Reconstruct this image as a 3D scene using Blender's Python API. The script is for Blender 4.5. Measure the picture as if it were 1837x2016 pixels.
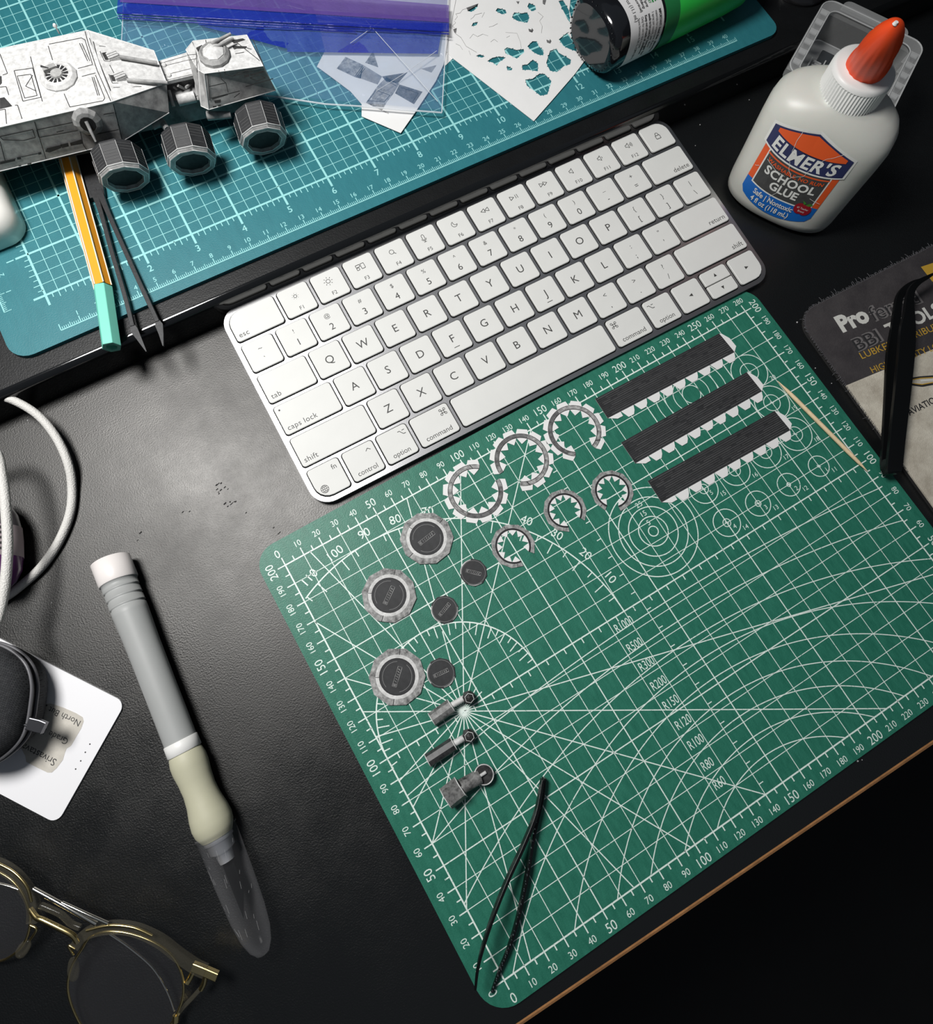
import bpy, bmesh, math, random
from mathutils import Vector, Matrix
random.seed(7)
for o in list(bpy.data.objects): bpy.data.objects.remove(o, do_unlink=True)
S = 0.001                      # everything below is given in millimetres
scene = bpy.context.scene
COL = scene.collection
PI = math.pi
# ---------------------------------------------------------------- camera
F = 1100.048; PPX = -78.105; PPY = -13.703; IW = 1837.0; IH = 2016.0
CR = Matrix((((0.86508734,-0.50021382,0.03755020),(-0.48187451,-0.84949746,-0.21482788),(0.13935868,0.16775039,-0.97592980))))
CC = Vector((35.1697, 145.7540, 271.5378))
cam_d = bpy.data.cameras.new('camera'); cam = bpy.data.objects.new('camera', cam_d); COL.objects.link(cam)
cam_d.sensor_fit = 'VERTICAL'; cam_d.sensor_height = 24.0; cam_d.sensor_width = 24.0 * IW / IH
cam_d.lens = F * 24.0 / IH
cam_d.shift_x = -PPX / IH; cam_d.shift_y = PPY / IH
cam_d.clip_start = 0.005; cam_d.clip_end = 20
Rw = CR.transposed()
M = Matrix.Identity(4)
for i in range(3):
    M[i][0] = Rw[i][0]; M[i][1] = -Rw[i][1]; M[i][2] = -Rw[i][2]; M[i][3] = CC[i] * S
cam.matrix_world = M
scene.camera = cam
# ---------------------------------------------------------------- light
world = bpy.data.worlds.new('world'); scene.world = world; world.use_nodes = True
bg = world.node_tree.nodes['Background']; bg.inputs[0].default_value = (0.75, 0.85, 1.0, 1); bg.inputs[1].default_value = 0.10
def area(name, loc, target, size, power, col):
    d = bpy.data.lights.new(name, 'AREA'); d.shape = 'DISK'; d.size = size * S; d.energy = power; d.color = col
    o = bpy.data.objects.new(name, d); COL.objects.link(o)
    o.location = Vector(loc) * S
    o.rotation_euler = (Vector(target) - Vector(loc)).to_track_quat('-Z', 'Y').to_euler()
    return o
area('desk_lamp_light', (-75, 440, 520), (30, 200, 0), 190, 4.2, (1.0, 0.985, 0.965))
scene.view_settings.view_transform = 'Standard'; scene.view_settings.look = 'None'
scene.view_settings.gamma = 1.0; scene.view_settings.use_curve_mapping = False
scene.view_settings.exposure = 0.0
scene.cycles.caustics_reflective = False; scene.cycles.caustics_refractive = False
# ---------------------------------------------------------------- helpers
def at(u, v, z):               # the point at height z seen at pixel (u, v)
    d = Rw @ Vector(((u - IW / 2 - PPX) / F, (v - IH / 2 - PPY) / F, 1.0))
    return CC + d * ((z - CC.z) / d.z)
def new_mat(name):
    m = bpy.data.materials.new(name); m.use_nodes = True
    n = m.node_tree.nodes; b = n['Principled BSDF']
    return m, m.node_tree, n, b
def mat(name, col, rough=0.5, metal=0.0, spec=0.5, coat=0.0, noise=0.0, nscale=400.0, bump=0.0, bscale=900.0, trans=0.0, alpha=1.0, ior=1.45, sss=0.0, col2=None):
    m, t, n, b = new_mat(name)
    b.inputs['Base Color'].default_value = (*col, 1)
    b.inputs['Roughness'].default_value = rough; b.inputs['Metallic'].default_value = metal
    b.inputs['Specular IOR Level'].default_value = spec; b.inputs['Coat Weight'].default_value = coat
    b.inputs['Transmission Weight'].default_value = trans; b.inputs['Alpha'].default_value = alpha; b.inputs['IOR'].default_value = ior
    if sss:
        b.inputs['Subsurface Weight'].default_value = sss; b.inputs['Subsurface Scale'].default_value = 0.004
    tc = n.new('ShaderNodeTexCoord')
    if noise or col2:
        x = n.new('ShaderNodeTexNoise'); x.inputs['Scale'].default_value = nscale; x.inputs['Detail'].default_value = 6; x.inputs['Roughness'].default_value = 0.65
        t.links.new(tc.outputs['Object'], x.inputs['Vector'])
        r = n.new('ShaderNodeValToRGB'); r.color_ramp.elements[0].position = 0.32; r.color_ramp.elements[1].position = 0.68
        c2 = col2 if col2 else tuple(min(1, c * (1 + noise)) for c in col)
        c1 = col if col2 else tuple(c * (1 - noise) for c in col)
        r.color_ramp.elements[0].color = (*c1, 1); r.color_ramp.elements[1].color = (*c2, 1)
        t.links.new(x.outputs['Fac'], r.inputs['Fac']); t.links.new(r.outputs['Color'], b.inputs['Base Color'])
    if bump:
        x = n.new('ShaderNodeTexNoise'); x.inputs['Scale'].default_value = bscale; x.inputs['Detail'].default_value = 3
        t.links.new(tc.outputs['Object'], x.inputs['Vector'])
        u = n.new('ShaderNodeBump'); u.inputs['Strength'].default_value = bump; u.inputs['Distance'].default_value = 0.0004
        t.links.new(x.outputs['Fac'], u.inputs['Height']); t.links.new(u.outputs['Normal'], b.inputs['Normal'])
    return m
class MB:                      # collects shapes in mm, builds ONE mesh object
    def __init__(s): s.v = []; s.f = []; s.m = []; s.sm = []
    def add(s, vs, fs, mi=0, smooth=False, T=None):
        k = len(s.v)
        if T is not None: vs = [T @ Vector(p) for p in vs]
        s.v += [tuple(p) for p in vs]; s.f += [tuple(i + k for i in f) for f in fs]
        s.m += [mi] * len(fs); s.sm += [smooth] * len(fs); return s
    def poly(s, pts, mi=0): return s.add(pts, [tuple(range(len(pts)))], mi)
    def box(s, x0, x1, y0, y1, z0, z1, mi=0, T=None):
        v = [(x, y, z) for z in (z0, z1) for y in (y0, y1) for x in (x0, x1)]
        return s.add(v, [(0, 2, 3, 1), (4, 5, 7, 6), (0, 1, 5, 4), (2, 6, 7, 3), (0, 4, 6, 2), (1, 3, 7, 5)], mi, False, T)
    def prism(s, out, z0, z1, mi=0, T=None, side=None):
        n = len(out)
        if sum(out[i][0] * out[(i + 1) % n][1] - out[(i + 1) % n][0] * out[i][1] for i in range(n)) < 0: out = out[::-1]
        v = [(x, y, z0) for x, y in out] + [(x, y, z1) for x, y in out]
        s.add(v, [tuple(range(n - 1, -1, -1)), tuple(range(n, 2 * n))], mi, False, T)
        return s.add(v, [(i, (i + 1) % n, n + (i + 1) % n, n + i) for i in range(n)], mi if side is None else side, False, T)
    def loft(s, rings, mi=0, smooth=True, cap=True, T=None, closed=True):
        n = len(rings[0]); v = [p for r in rings for p in r]; f = []
        for k in range(len(rings) - 1):
            for i in range(n if closed else n - 1):
                j = (i + 1) % n; f.append((k * n + i, k * n + j, (k + 1) * n + j, (k + 1) * n + i))
        s.add(v, f, mi, smooth, T)
        if cap: s.add(v, [tuple(range(n - 1, -1, -1)), tuple(range(len(v) - n, len(v)))], mi, False, T)
        return s
    def lathe(s, prof, n=32, mi=0, smooth=True, T=None, cap=True):   # prof: (radius, z)
        return s.loft([[(r * math.cos(2 * PI * i / n), r * math.sin(2 * PI * i / n), z) for i in range(n)] for r, z in prof], mi, smooth, cap, T)
    def tube(s, pts, r, n=10, mi=0, cap=True, flat=1.0):
        pts = [Vector(p) for p in pts]; rings = []; up = Vector((0, 0, 1))
        for i, p in enumerate(pts):
            d = (pts[min(i + 1, len(pts) - 1)] - pts[max(i - 1, 0)]).normalized()
            a = d.cross(up)
            a = Vector((1, 0, 0)) if a.length < 1e-5 else a.normalized()
            b = a.cross(d).normalized(); rr = r[i] if isinstance(r, (list, tuple)) else r
            rings.append([p + a * (rr * math.cos(2 * PI * k / n)) + b * (rr * flat * math.sin(2 * PI * k / n)) for k in range(n)])
        return s.loft([r_[::-1] for r_ in rings], mi, True, cap)
    def line(s, a, b, w, z, mi=0):
        ax, ay = a[0], a[1]; bx, by = b[0], b[1]; l = math.hypot(bx - ax, by - ay)
        if l < 1e-6: return s
        nx, ny = -(by - ay) / l * w / 2, (bx - ax) / l * w / 2; s.k = getattr(s, 'k', 0) + 1; z += (s.k * 7 % 23) * .0035
        return s.add([(ax - nx, ay - ny, z), (bx - nx, by - ny, z), (bx + nx, by + ny, z), (ax + nx, ay + ny, z)], [(0, 1, 2, 3)], mi)
    def arc(s, c, r, a0, a1, w, z, mi=0, n=None):
        n = n or max(8, int(abs(a1 - a0) * max(r, 6) / 1.6)); v = []
        for i in range(n + 1):
            a = a0 + (a1 - a0) * i / n
            v += [(c[0] + (r - w / 2) * math.cos(a), c[1] + (r - w / 2) * math.sin(a), z), (c[0] + (r + w / 2) * math.cos(a), c[1] + (r + w / 2) * math.sin(a), z)]
        return s.add(v, [(2 * i, 2 * i + 1, 2 * i + 3, 2 * i + 2) for i in range(n)], mi)
    def text(s, txt, x, y, z, h, rot=0.0, mi=0, align='C', sx=1.0, bold=0.0, T=None, shear=0.0, space=1.0):
        v, f, (x0, x1, y0, y1) = glyphs(txt, bold, space)
        k = h / 0.69; cy = 0.345; cx = {'C': (x0 + x1) / 2, 'L': x0, 'R': x1}[align]
        c, n_ = math.cos(rot), math.sin(rot); out = []
        for p in v:
            a = (p[0] - cx) * k * sx + shear * (p[1] - cy) * k; b = (p[1] - cy) * k
            out.append((x + a * c - b * n_, y + a * n_ + b * c, z))
        return s.add(out, f, mi, False, T)
    def build(s, name, mats, parent=None, world=False, label=None, smooth_angle=None, bevel=0.0, seg=2, subsurf=0, solid=0.0):
        me = bpy.data.meshes.new(name)
        o0 = Vector((0, 0, 0))
        vs = s.v
        if world and parent is not None:
            inv = (parent.matrix_world if False else Matrix.Translation(parent.location) @ parent.rotation_euler.to_matrix().to_4x4()).inverted()
            vs = [inv @ (Vector(p) * S) for p in s.v]; me.from_pydata([tuple(p) for p in vs], [], s.f)
        else:
            me.from_pydata([(p[0] * S, p[1] * S, p[2] * S) for p in vs], [], s.f)
        mats = mats if isinstance(mats, (list, tuple)) else [mats]
        for m in mats: me.materials.append(m)
        me.polygons.foreach_set('material_index', s.m); me.polygons.foreach_set('use_smooth', s.sm)
        me.update()
        o = bpy.data.objects.new(name, me); COL.objects.link(o)
        if parent is not None: o.parent = parent
        if label: o['label'] = label
        if bevel:
            md = o.modifiers.new('bevel', 'BEVEL'); md.width = bevel * S; md.segments = seg; md.limit_method = 'ANGLE'; md.angle_limit = math.radians(35)
        if solid:
            md = o.modifiers.new('solid', 'SOLIDIFY'); md.thickness = solid * S; md.offset = 0
        if subsurf:
            md = o.modifiers.new('sub', 'SUBSURF'); md.levels = subsurf; md.render_levels = subsurf
        return o
_gc = {}
def glyphs(txt, bold=0.0, space=1.0):
    key = (txt, bold, space)
    if key not in _gc:
        cu = bpy.data.curves.new('t', 'FONT'); cu.body = txt; cu.size = 1.0; cu.resolution_u = 3; cu.fill_mode = 'FRONT'; cu.offset = bold; cu.space_character = space
        ob = bpy.data.objects.new('t', cu); COL.objects.link(ob)
        me = bpy.data.meshes.new_from_object(ob)
        v = [tuple(p.co) for p in me.vertices]; f = [tuple(p.vertices) for p in me.polygons]
        bpy.data.objects.remove(ob); bpy.data.curves.remove(cu); bpy.data.meshes.remove(me)
        xs = [p[0] for p in v] or [0]; ys = [p[1] for p in v] or [0]
        _gc[key] = (v, f, (min(xs), max(xs), min(ys), max(ys)))
    return _gc[key]
def thing(name, label, cat, loc=(0, 0, 0), rotz=0.0, group=None):
    o = bpy.data.objects.new(name, None); COL.objects.link(o); o.empty_display_size = 0.01
    o.location = Vector(loc) * S; o.rotation_euler = (0, 0, rotz); return tag(o, label, cat, group)
def tag(o, label, cat, group=None, kind=None):
    if label: o['label'] = label
    if cat: o['category'] = cat
    if group: o['group'] = group
    if kind: o['kind'] = kind
    return o
def rrect(x0, x1, y0, y1, r, n=6):      # r: one radius or (bl, br, tr, tl)
    rs = r if isinstance(r, (list, tuple)) else (r,) * 4
    out = []
    for (cx, cy, a, q) in ((x0, y0, PI, rs[0]), (x1, y0, 1.5 * PI, rs[1]), (x1, y1, 0, rs[2]), (x0, y1, .5 * PI, rs[3])):
        px = cx + (q if cx == x0 else -q); py = cy + (q if cy == y0 else -q)
        for i in range(n + 1):
            t = a + i / n * PI / 2; out.append((px + q * math.cos(t), py + q * math.sin(t)))
    return out
def catmull(pts, k=8):
    pts = [Vector(p) for p in pts]; out = []
    for i in range(len(pts) - 1):
        p0 = pts[max(i - 1, 0)]; p1 = pts[i]; p2 = pts[i + 1]; p3 = pts[min(i + 2, len(pts) - 1)]
        for j in range(k):
            t = j / k
            out.append(0.5 * ((2 * p1) + (p2 - p0) * t + (2 * p0 - 5 * p1 + 4 * p2 - p3) * t * t + (3 * p1 - p0 - 3 * p2 + p3) * t ** 3))
    out.append(pts[-1]); return out
def inside(p, poly):
    c = False; n = len(poly)
    for i in range(n):
        a, b = poly[i], poly[(i + 1) % n]
        if (a[1] > p[1]) != (b[1] > p[1]) and p[0] < (b[0] - a[0]) * (p[1] - a[1]) / (b[1] - a[1]) + a[0]: c = not c
    return c
# ---------------------------------------------------------------- floor, desk, raised black slab
def desk_mat():
    m, t, n, b = new_mat('desk_black_leatherette'); L = t.links.new; n.remove(b)
    tc = n.new('ShaderNodeTexCoord')
    a = n.new('ShaderNodeTexNoise'); a.inputs['Scale'].default_value = 1350; a.inputs['Detail'].default_value = 2.5; a.inputs['Roughness'].default_value = .55
    L(tc.outputs['Object'], a.inputs['Vector'])
    u = n.new('ShaderNodeBump'); u.inputs['Strength'].default_value = .42; u.inputs['Distance'].default_value = .0003
    L(a.outputs['Fac'], u.inputs['Height'])
    g = n.new('ShaderNodeTexNoise'); g.inputs['Scale'].default_value = 15; g.inputs['Detail'].default_value = 8; g.inputs['Roughness'].default_value = .72
    L(tc.outputs['Object'], g.inputs['Vector'])
    r = n.new('ShaderNodeMapRange'); r.inputs['From Min'].default_value = .3; r.inputs['From Max'].default_value = .72; r.inputs['To Min'].default_value = .39; r.inputs['To Max'].default_value = .53
    L(g.outputs['Fac'], r.inputs['Value'])
    df = n.new('ShaderNodeBsdfDiffuse'); df.inputs['Color'].default_value = (.0065, .0072, .0076, 1)
    gl = n.new('ShaderNodeBsdfGlossy'); gl.distribution = 'BECKMANN'; gl.inputs['Color'].default_value = (1, .98, .95, 1)
    fr = n.new('ShaderNodeFresnel'); fr.inputs['IOR'].default_value = 1.62; mx = n.new('ShaderNodeMixShader')
    L(r.outputs['Result'], gl.inputs['Roughness'])
    for q in (df, gl, fr): L(u.outputs['Normal'], q.inputs['Normal'])
    L(fr.outputs['Fac'], mx.inputs['Fac']); L(df.outputs[0], mx.inputs[1]); L(gl.outputs[0], mx.inputs[2]); L(mx.outputs[0], n['Material Output'].inputs['Surface'])
    return m
M_desk = desk_mat()
M_wood = mat('edge_wood', (.42, .20, .075), .55, noise=.3, nscale=120)
M_floor = mat('dark_floor', (.006, .006, .006), .8, noise=.3, nscale=6)
fl = MB().box(-1500, 1700, -1700, 1500, -745, -740).build('floor', M_floor); tag(fl, None, None, kind='structure')
M_wall = mat('dim_wall_paint', (.12, .12, .12), .9)
wb = MB().box(-1500, 1700, 1500, 1510, -740, 1700).build('wall_back', M_wall); tag(wb, None, None, kind='structure')
wl = MB().box(-1510, -1500, -1700, 1500, -740, 1700).build('wall_left', M_wall); tag(wl, None, None, kind='structure')
wr = MB().box(1700, 1710, -1700, 1500, -740, 1700).build('wall_right', M_wall); tag(wr, None, None, kind='structure')
dk = thing('desk', 'black leather-textured desk top with a thin orange-brown wooden front edge', 'desk', (100, 120, 0))
P0 = Vector((-3.6, -17.5)); P1 = Vector((224.2, -23.8)); dd = (P1 - P0).normalized(); nn = Vector((-dd.y, dd.x))
def dpt(s, k, z): p = P0 + dd * s + nn * k; return (p.x, p.y, z)
top = [dpt(-420, 0.6, 0)[:2], dpt(640, 0.6, 0)[:2], dpt(640, 640, 0)[:2], dpt(-420, 640, 0)[:2]]
MB().prism(top, -25, 0).build('desktop', M_desk, dk, world=True, bevel=.6)
eb = MB(); rr_ = [(-2.3, -2.6), (-1.6, -1.0), (-0.4, -0.35), (0.55, -0.3), (0.55, -24), (-2.0, -24), (-2.3, -22)]
eb.loft([[dpt(s, a, z) for a, z in rr_] for s in (-420, 640)], smooth=False).build('edge_band', M_wood, dk, world=True)
M_slab = mat('slab_matte_black', (.006, .0065, .007), .4, noise=.2, nscale=60, bump=.25, bscale=1300)
M_slabf = mat('slab_gloss_black', (.005, .0055, .006), .09, spec=1.0)
TA = -0.0292815; TO = (-38.586, 371.912)
sl = thing('desk_shelf', 'low black shelf slab with glossy front edge, carrying the teal cutting mat', 'shelf', (TO[0], TO[1], 0), TA)
prof = [(-39.4, .3)] + [(-36.0 - 3.3 * math.cos(i * PI / 32), 14.66 + 3.3 * math.sin(i * PI / 32)) for i in range(17)] + [(330, 17.96), (330, .3)]
s_ = MB(); s_.loft([[(x, y, z) for y, z in prof] for x in (-340, 640)], mi=0, smooth=False)
s_.m = [0] * len(s_.m); s_.sm = [len(f) == 4 and max(s_.v[k][1] for k in f) < -35.9 and max(s_.v[k][2] for k in f) > 14.7 for f in s_.f]
for i, f in enumerate(s_.f):
    ys = [s_.v[k][1] for k in f]; zs = [s_.v[k][2] for k in f]
    if max(ys) <= -35.95 : s_.m[i] = 1
s_.build('slab', [M_slab, M_slabf], sl)
# ---------------------------------------------------------------- green mat
def mat_mat(name, c1, c2, rough=.5, fibre=0.35, fs=420):
    m, t, n, b = new_mat(name); L = t.links.new
    tc = n.new('ShaderNodeTexCoord'); mp = n.new('ShaderNodeMapping'); mp.inputs['Rotation'].default_value = (0, 0, .9); mp.inputs['Scale'].default_value = (1, .28, 1)
    L(tc.outputs['Object'], mp.inputs['Vector'])
    x = n.new('ShaderNodeTexNoise'); x.inputs['Scale'].default_value = fs; x.inputs['Detail'].default_value = 8; x.inputs['Roughness'].default_value = .75
    L(mp.outputs['Vector'], x.inputs['Vector'])
    r = n.new('ShaderNodeValToRGB'); r.color_ramp.elements[0].position = .3; r.color_ramp.elements[1].position = .72
    r.color_ramp.elements[0].color = (*c1, 1); r.color_ramp.elements[1].color = (*c2, 1)
    L(x.outputs['Fac'], r.inputs['Fac']); L(r.outputs['Color'], b.inputs['Base Color'])
    a = n.new('ShaderNodeTexNoise'); a.inputs['Scale'].default_value = 1500; a.inputs['Detail'].default_value = 2
    L(tc.outputs['Object'], a.inputs['Vector'])
    u = n.new('ShaderNodeBump'); u.inputs['Strength'].default_value = .3; u.inputs['Distance'].default_value = .0003
    L(a.outputs['Fac'], u.inputs['Height']); L(u.outputs['Normal'], b.inputs['Normal'])
    b.inputs['Roughness'].default_value = rough
    return m
def ink_mat(name, col, wear, scale, th=.42):
    m, t, n, b = new_mat(name); L = t.links.new
    tc = n.new('ShaderNodeTexCoord'); x = n.new('ShaderNodeTexNoise'); x.inputs['Scale'].default_value = scale; x.inputs['Detail'].default_value = 5; x.inputs['Roughness'].default_value = .8
    L(tc.outputs['Object'], x.inputs['Vector'])
    r = n.new('ShaderNodeValToRGB'); r.color_ramp.elements[0].position = th - .05; r.color_ramp.elements[1].position = th + .03
    r.color_ramp.elements[0].color = (*wear, 1); r.color_ramp.elements[1].color = (*col, 1)
    L(x.outputs['Fac'], r.inputs['Fac']); L(r.outputs['Color'], b.inputs['Base Color']); b.inputs['Roughness'].default_value = .5
    return m
M_green = mat_mat('green_mat_pvc', (.012, .130, .084), (.030, .200, .134), .47)
M_gink = ink_mat('green_mat_ink', (.80, .90, .84), (.10, .30, .23), 900, .40)
gm = thing('green_cutting_mat', 'green cutting mat with white millimetre grid, arcs and angle lines in front of the keyboard', 'cutting mat', (0, 0, 0))
MB().prism(rrect(-11.8, 291.2, -10.2, 212.4, (13, 13, 11, 11), 8), 0.02, 2.0).build('mat_sheet', M_green, gm, bevel=.35)
p = MB(); z = 2.04; W1 = .34; W2 = .80; W3_ = .52
for x in range(10, 280, 10): p.line((x, 0), (x, 200), W3_ if x % 50 == 0 and x % 280 else W1, z)
for y in range(10, 200, 10): p.line((0, y), (280, y), W2 * .8 if y == 100 else (W3_ if y % 50 == 0 else W1), z)
for a, b in (((0, 0), (280, 0)), ((280, 0), (280, 200)), ((280, 200), (0, 200)), ((0, 200), (0, 0))): p.line(a, b, W2 * .85, z)
for x in range(0, 281, 5):
    l = 4.0 if x % 10 == 0 else 2.4
    p.line((x, 0), (x, -l), .55, z); p.line((x, 200), (x, 200 + l), .55, z)
for y in range(0, 201, 5):
    l = 4.0 if y % 10 == 0 else 2.4
    p.line((0, y), (-l, y), .55, z); p.line((280, y), (280 + l, y), .55, z)
for x in range(5, 280, 10): p.line((x, 100), (x, 97.4), .5, z)
for y in range(5, 100, 10): p.line((140, y), (142.4, y), .45, z)
for y in range(105, 200, 10): p.line((137.6, y), (140, y), .45, z)
for x in range(0, 281, 10):
    big = x % 50 == 0; h = 3.9 if big else 2.9
    p.text(str(x), x, -7.0 if x else -7.4, z, h, 0, sx=.92); p.text(str(x), x - (0 if x else 1), 206.6, z, h, 0, sx=.92)
for y in range(0, 201, 10):
    big = y % 50 == 0; h = 3.9 if big else 2.9
    if y: p.text(str(y), -7.3, y, z, h, PI / 2, sx=.92)
    else: p.text('0', -6.6, -1.5, z, 3.9, PI / 2, sx=.92)
    if y: p.text(str(y), 287.0, y, z, h, -PI / 2, sx=.92)
sc = (40, 100)
def frame_hit(c, a, lim=1e9):
    dx, dy = math.cos(a), math.sin(a); t = lim
    for v, d, lo, hi in ((c[0], dx, 0, 280), (c[1], dy, 0, 200)):
        if d > 1e-9: t = min(t, (hi - v) / d)
        if d < -1e-9: t = min(t, (lo - v) / d)
    return (c[0] + dx * t, c[1] + dy * t)
for k in range(24):
    a = k * PI / 12; lim = 1e9
    if 0 < k < 6: lim = {1: 0, 2: 400, 3: 400, 4: 180, 5: 180}[k] or 1
    if k in (1, 2): lim = 12
    p.line(sc, frame_hit(sc, a, lim), .48, z)
p.arc(sc, 40, 0, PI, .6, z)
def sc_arc(r, w_, a0, a1):
    n = 120; last = None
    for i in range(n + 1):
        a = a0 + (a1 - a0) * i / n; q = (sc[0] + r * math.cos(a), sc[1] + r * math.sin(a))
        ok = 0 <= q[0] <= 280 and 0 <= q[1] <= 200
        if ok and last: p.line(last, q, w_, z)
        last = q if ok else None
sc_arc(40, .6, PI, PI * 1.04)
sc_arc(90, .62, 0, PI * .72)
for k in range(0, 38):
    a = k * 5 * PI / 180
    for R_, s5, s10 in ((40, 3, 5.5), (90, 3.4, 6)):
        if R_ == 90 and (k < 0 or k > 23): continue
        l = s10 if k % 2 == 0 else s5
        q0 = (sc[0] + R_ * math.cos(a), sc[1] + R_ * math.sin(a)); q1 = (sc[0] + (R_ - l) * math.cos(a), sc[1] + (R_ - l) * math.sin(a))
        if min(q0[0], q1[0]) > 0: p.line(q0, q1, .5, z)
for k in range(1, 12):
    a = k * 10 * PI / 180; p.text(str(k * 10), sc[0] + 95 * math.cos(a), sc[1] + 95 * math.sin(a), z, 4.2, a - PI / 2)
for R_, ap in ((60, 13.3), (80, 22.5), (100, 33), (120, 43), (150, 53), (200, 63), (300, 73), (500, 83), (1000, 93.5)):
    cy = ap - R_; last = None
    x0 = 0; 
    for i in range(0, 141):
        x = 0 + 280 * i / 140 if R_ > 60 else 280 * i / 140
        d_ = R_ * R_ - (x - 150) ** 2
        if d_ <= 0: last = None; continue
        y = cy + math.sqrt(d_)
        if y < 0:
            xe = math.sqrt(max(R_ * R_ - cy * cy, 0)); 
            if last is not None: p.line(last, (150 + xe, 0), .45, z)
            last = None; continue
        if last is None and i: xe = math.sqrt(R_ * R_ - cy * cy); last = (150 - xe, 0) if 150 - xe > 0 else (0, y)
        if last is not None: p.line(last, (x, y), .45, z)
        last = (x, y)
    p.text('R%d' % R_, 121.6, ap + 1.6, z, 4.1, 0, sx=.66, align='L')
for r in (2.5, 7.5, 12.5, 17.5, 22.5): p.arc((165, 125), r, 0, 2 * PI, .5, z)
p.line((163, 129.5), (167, 120.5), .01, z)
for r, t_ in ((5, '5'), (15, '15'), (25, '25')): p.text(t_, 165 + .3 + (r - 5) * .05, 125 + r / 2 + 2.3, z, 2.6)
for k in range(5):
    cx = 260 - 20 * k; cx = cx
for n_, cx, cy in ((1, 260, 110), (2, 240, 110), (3, 220, 110), (4, 200, 110), (5, 200, 130), (6, 220, 130), (7, 240, 130), (8, 260, 130), (9, 260, 150), (10, 260, 170)):
    p.arc((cx, cy), n_ / 2, 0, 2 * PI, .4, z, n=24); p.arc((cx, cy), (n_ + 10) / 2, 0, 2 * PI, .45, z)
    p.line((cx - .8, cy + .8), (cx + .8, cy - .8), .35, z)
    if n_ <= 5: p.text(str(n_), cx + 2.4, cy - 3.4, z, 2.3)
    p.text(str(n_ + 10), cx + (n_ + 10) / 2 * .7 + 2.3, cy - (n_ + 10) / 2 * .7 - 1.6, z, 2.3)
for r in (5, 10, 15, 20): p.arc((225, 175), r, 0, 2 * PI, .4, z)
p.build('printed_grid', M_gink, gm, label='white printed grid, scales and numbers')
# ---------------------------------------------------------------- teal mat
M_teal = mat_mat('teal_mat_pvc', (.020, .155, .185), (.028, .190, .222), .48, fs=300)
M_tink = ink_mat('teal_mat_ink', (.30, .66, .66), (.10, .35, .38), 700, .33)
tm = thing('teal_cutting_mat', 'large teal cutting mat with inch grid and centimetre ruler, lying on the black shelf', 'cutting mat', (TO[0], TO[1], 18), TA)
MB().prism(rrect(-25.5, 433.5, -27.0, 280, (10, 8, 8, 8), 6), 0, 1.96).build('mat_sheet', M_teal, tm, bevel=.3)
p = MB(); z = 2.0; I = 25.4
for i in range(0, 16 * 4 + 1):
    th = i % 4 == 0; p.line((i * I / 4, 0), (i * I / 4, 11 * I), 1.1 if th else .32, z)
    p.line((i * I / 4, 0), (i * I / 4, -(6 if th else 3.6)), 1.15 if th else .45, z)
for j in range(0, 10 * 4 + 1):
    th = j % 4 == 0; p.line((0, j * I / 4), (16 * I, j * I / 4), 1.1 if th else .32, z)
    p.line((0, j * I / 4), (-(6 if th else 3.6), j * I / 4), 1.15 if th else .45, z)
for i in range(0, 16 * 8):
    if i % 2: p.line((i * I / 8, 0), (i * I / 8, -2.6), .45, z)
for j in range(0, 80):
    if j % 2: p.line((0, j * I / 8), (-2.6, j * I / 8), .45, z)
for i in range(1, 16): p.text(str(i), i * I - .3, -8.8, z, 3.6, bold=.008)
for j in range(1, 10): p.text(str(j), -8.8, j * I, z, 3.6, PI / 2, bold=.008)
p.line((0, -21.2), (405, -21.2), .5, z)
for i in range(0, 406):
    l = 3.6 if i % 10 == 0 else 2.6 if i % 5 == 0 else 1.8
    p.line((i, -21.2), (i, -21.2 + l), .45 if i % 10 == 0 else .33, z)
    if i % 10 == 0 and i: p.text(str(i // 10), i, -15.6, z, 2.5, bold=.006)
p.line((-20.5, 0), (-20.5, 200), .5, z)
for i in range(0, 201):
    l = 3.6 if i % 10 == 0 else 2.6 if i % 5 == 0 else 1.8
    p.line((-20.5, i), (-20.5 + l, i), .33, z)
    if i % 10 == 0 and i: p.text(str(i // 10), -15, i, z, 2.5, PI / 2, bold=.006)
p.build('printed_grid', M_tink, tm, label='pale aqua printed grid, rulers and numbers')
# ---------------------------------------------------------------- keyboard
def alu():
    m, t, n, b = new_mat('keyboard_aluminium'); L = t.links.new
    b.inputs['Base Color'].default_value = (.56, .56, .57, 1); b.inputs['Metallic'].default_value = 1; b.inputs['Roughness'].default_value = .36
    tc = n.new('ShaderNodeTexCoord'); a = n.new('ShaderNodeTexNoise'); a.inputs['Scale'].default_value = 2600; a.inputs['Detail'].default_value = 2
    L(tc.outputs['Object'], a.inputs['Vector']); u = n.new('ShaderNodeBump'); u.inputs['Strength'].default_value = .12; u.inputs['Distance'].default_value = .0002
    L(a.outputs['Fac'], u.inputs['Height']); L(u.outputs['Normal'], b.inputs['Normal']); return m
M_alu = alu()
M_key = mat('key_white_plastic', (.72, .725, .70), .55, noise=.02, nscale=60)
M_gap = mat('key_gap_black', (.006, .006, .006), .9, spec=.05)
M_leg = mat('key_legend_grey', (.05, .05, .048), .6)
kz0, kz1 = 3.6376, 8.2041; KW, KH = 278.9, 114.9
kb = thing('keyboard', 'slim white and aluminium computer keyboard between the two cutting mats', 'keyboard', (26.4836, 216.1626, kz0), -0.0236086)
kb.rotation_mode = 'XYZ'
tilt = math.asin((kz1 - kz0) / KH)
kb.rotation_euler = (Matrix.Rotation(-0.0236086, 3, 'Z') @ Matrix.Rotation(tilt, 3, 'X')).to_euler()
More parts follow.
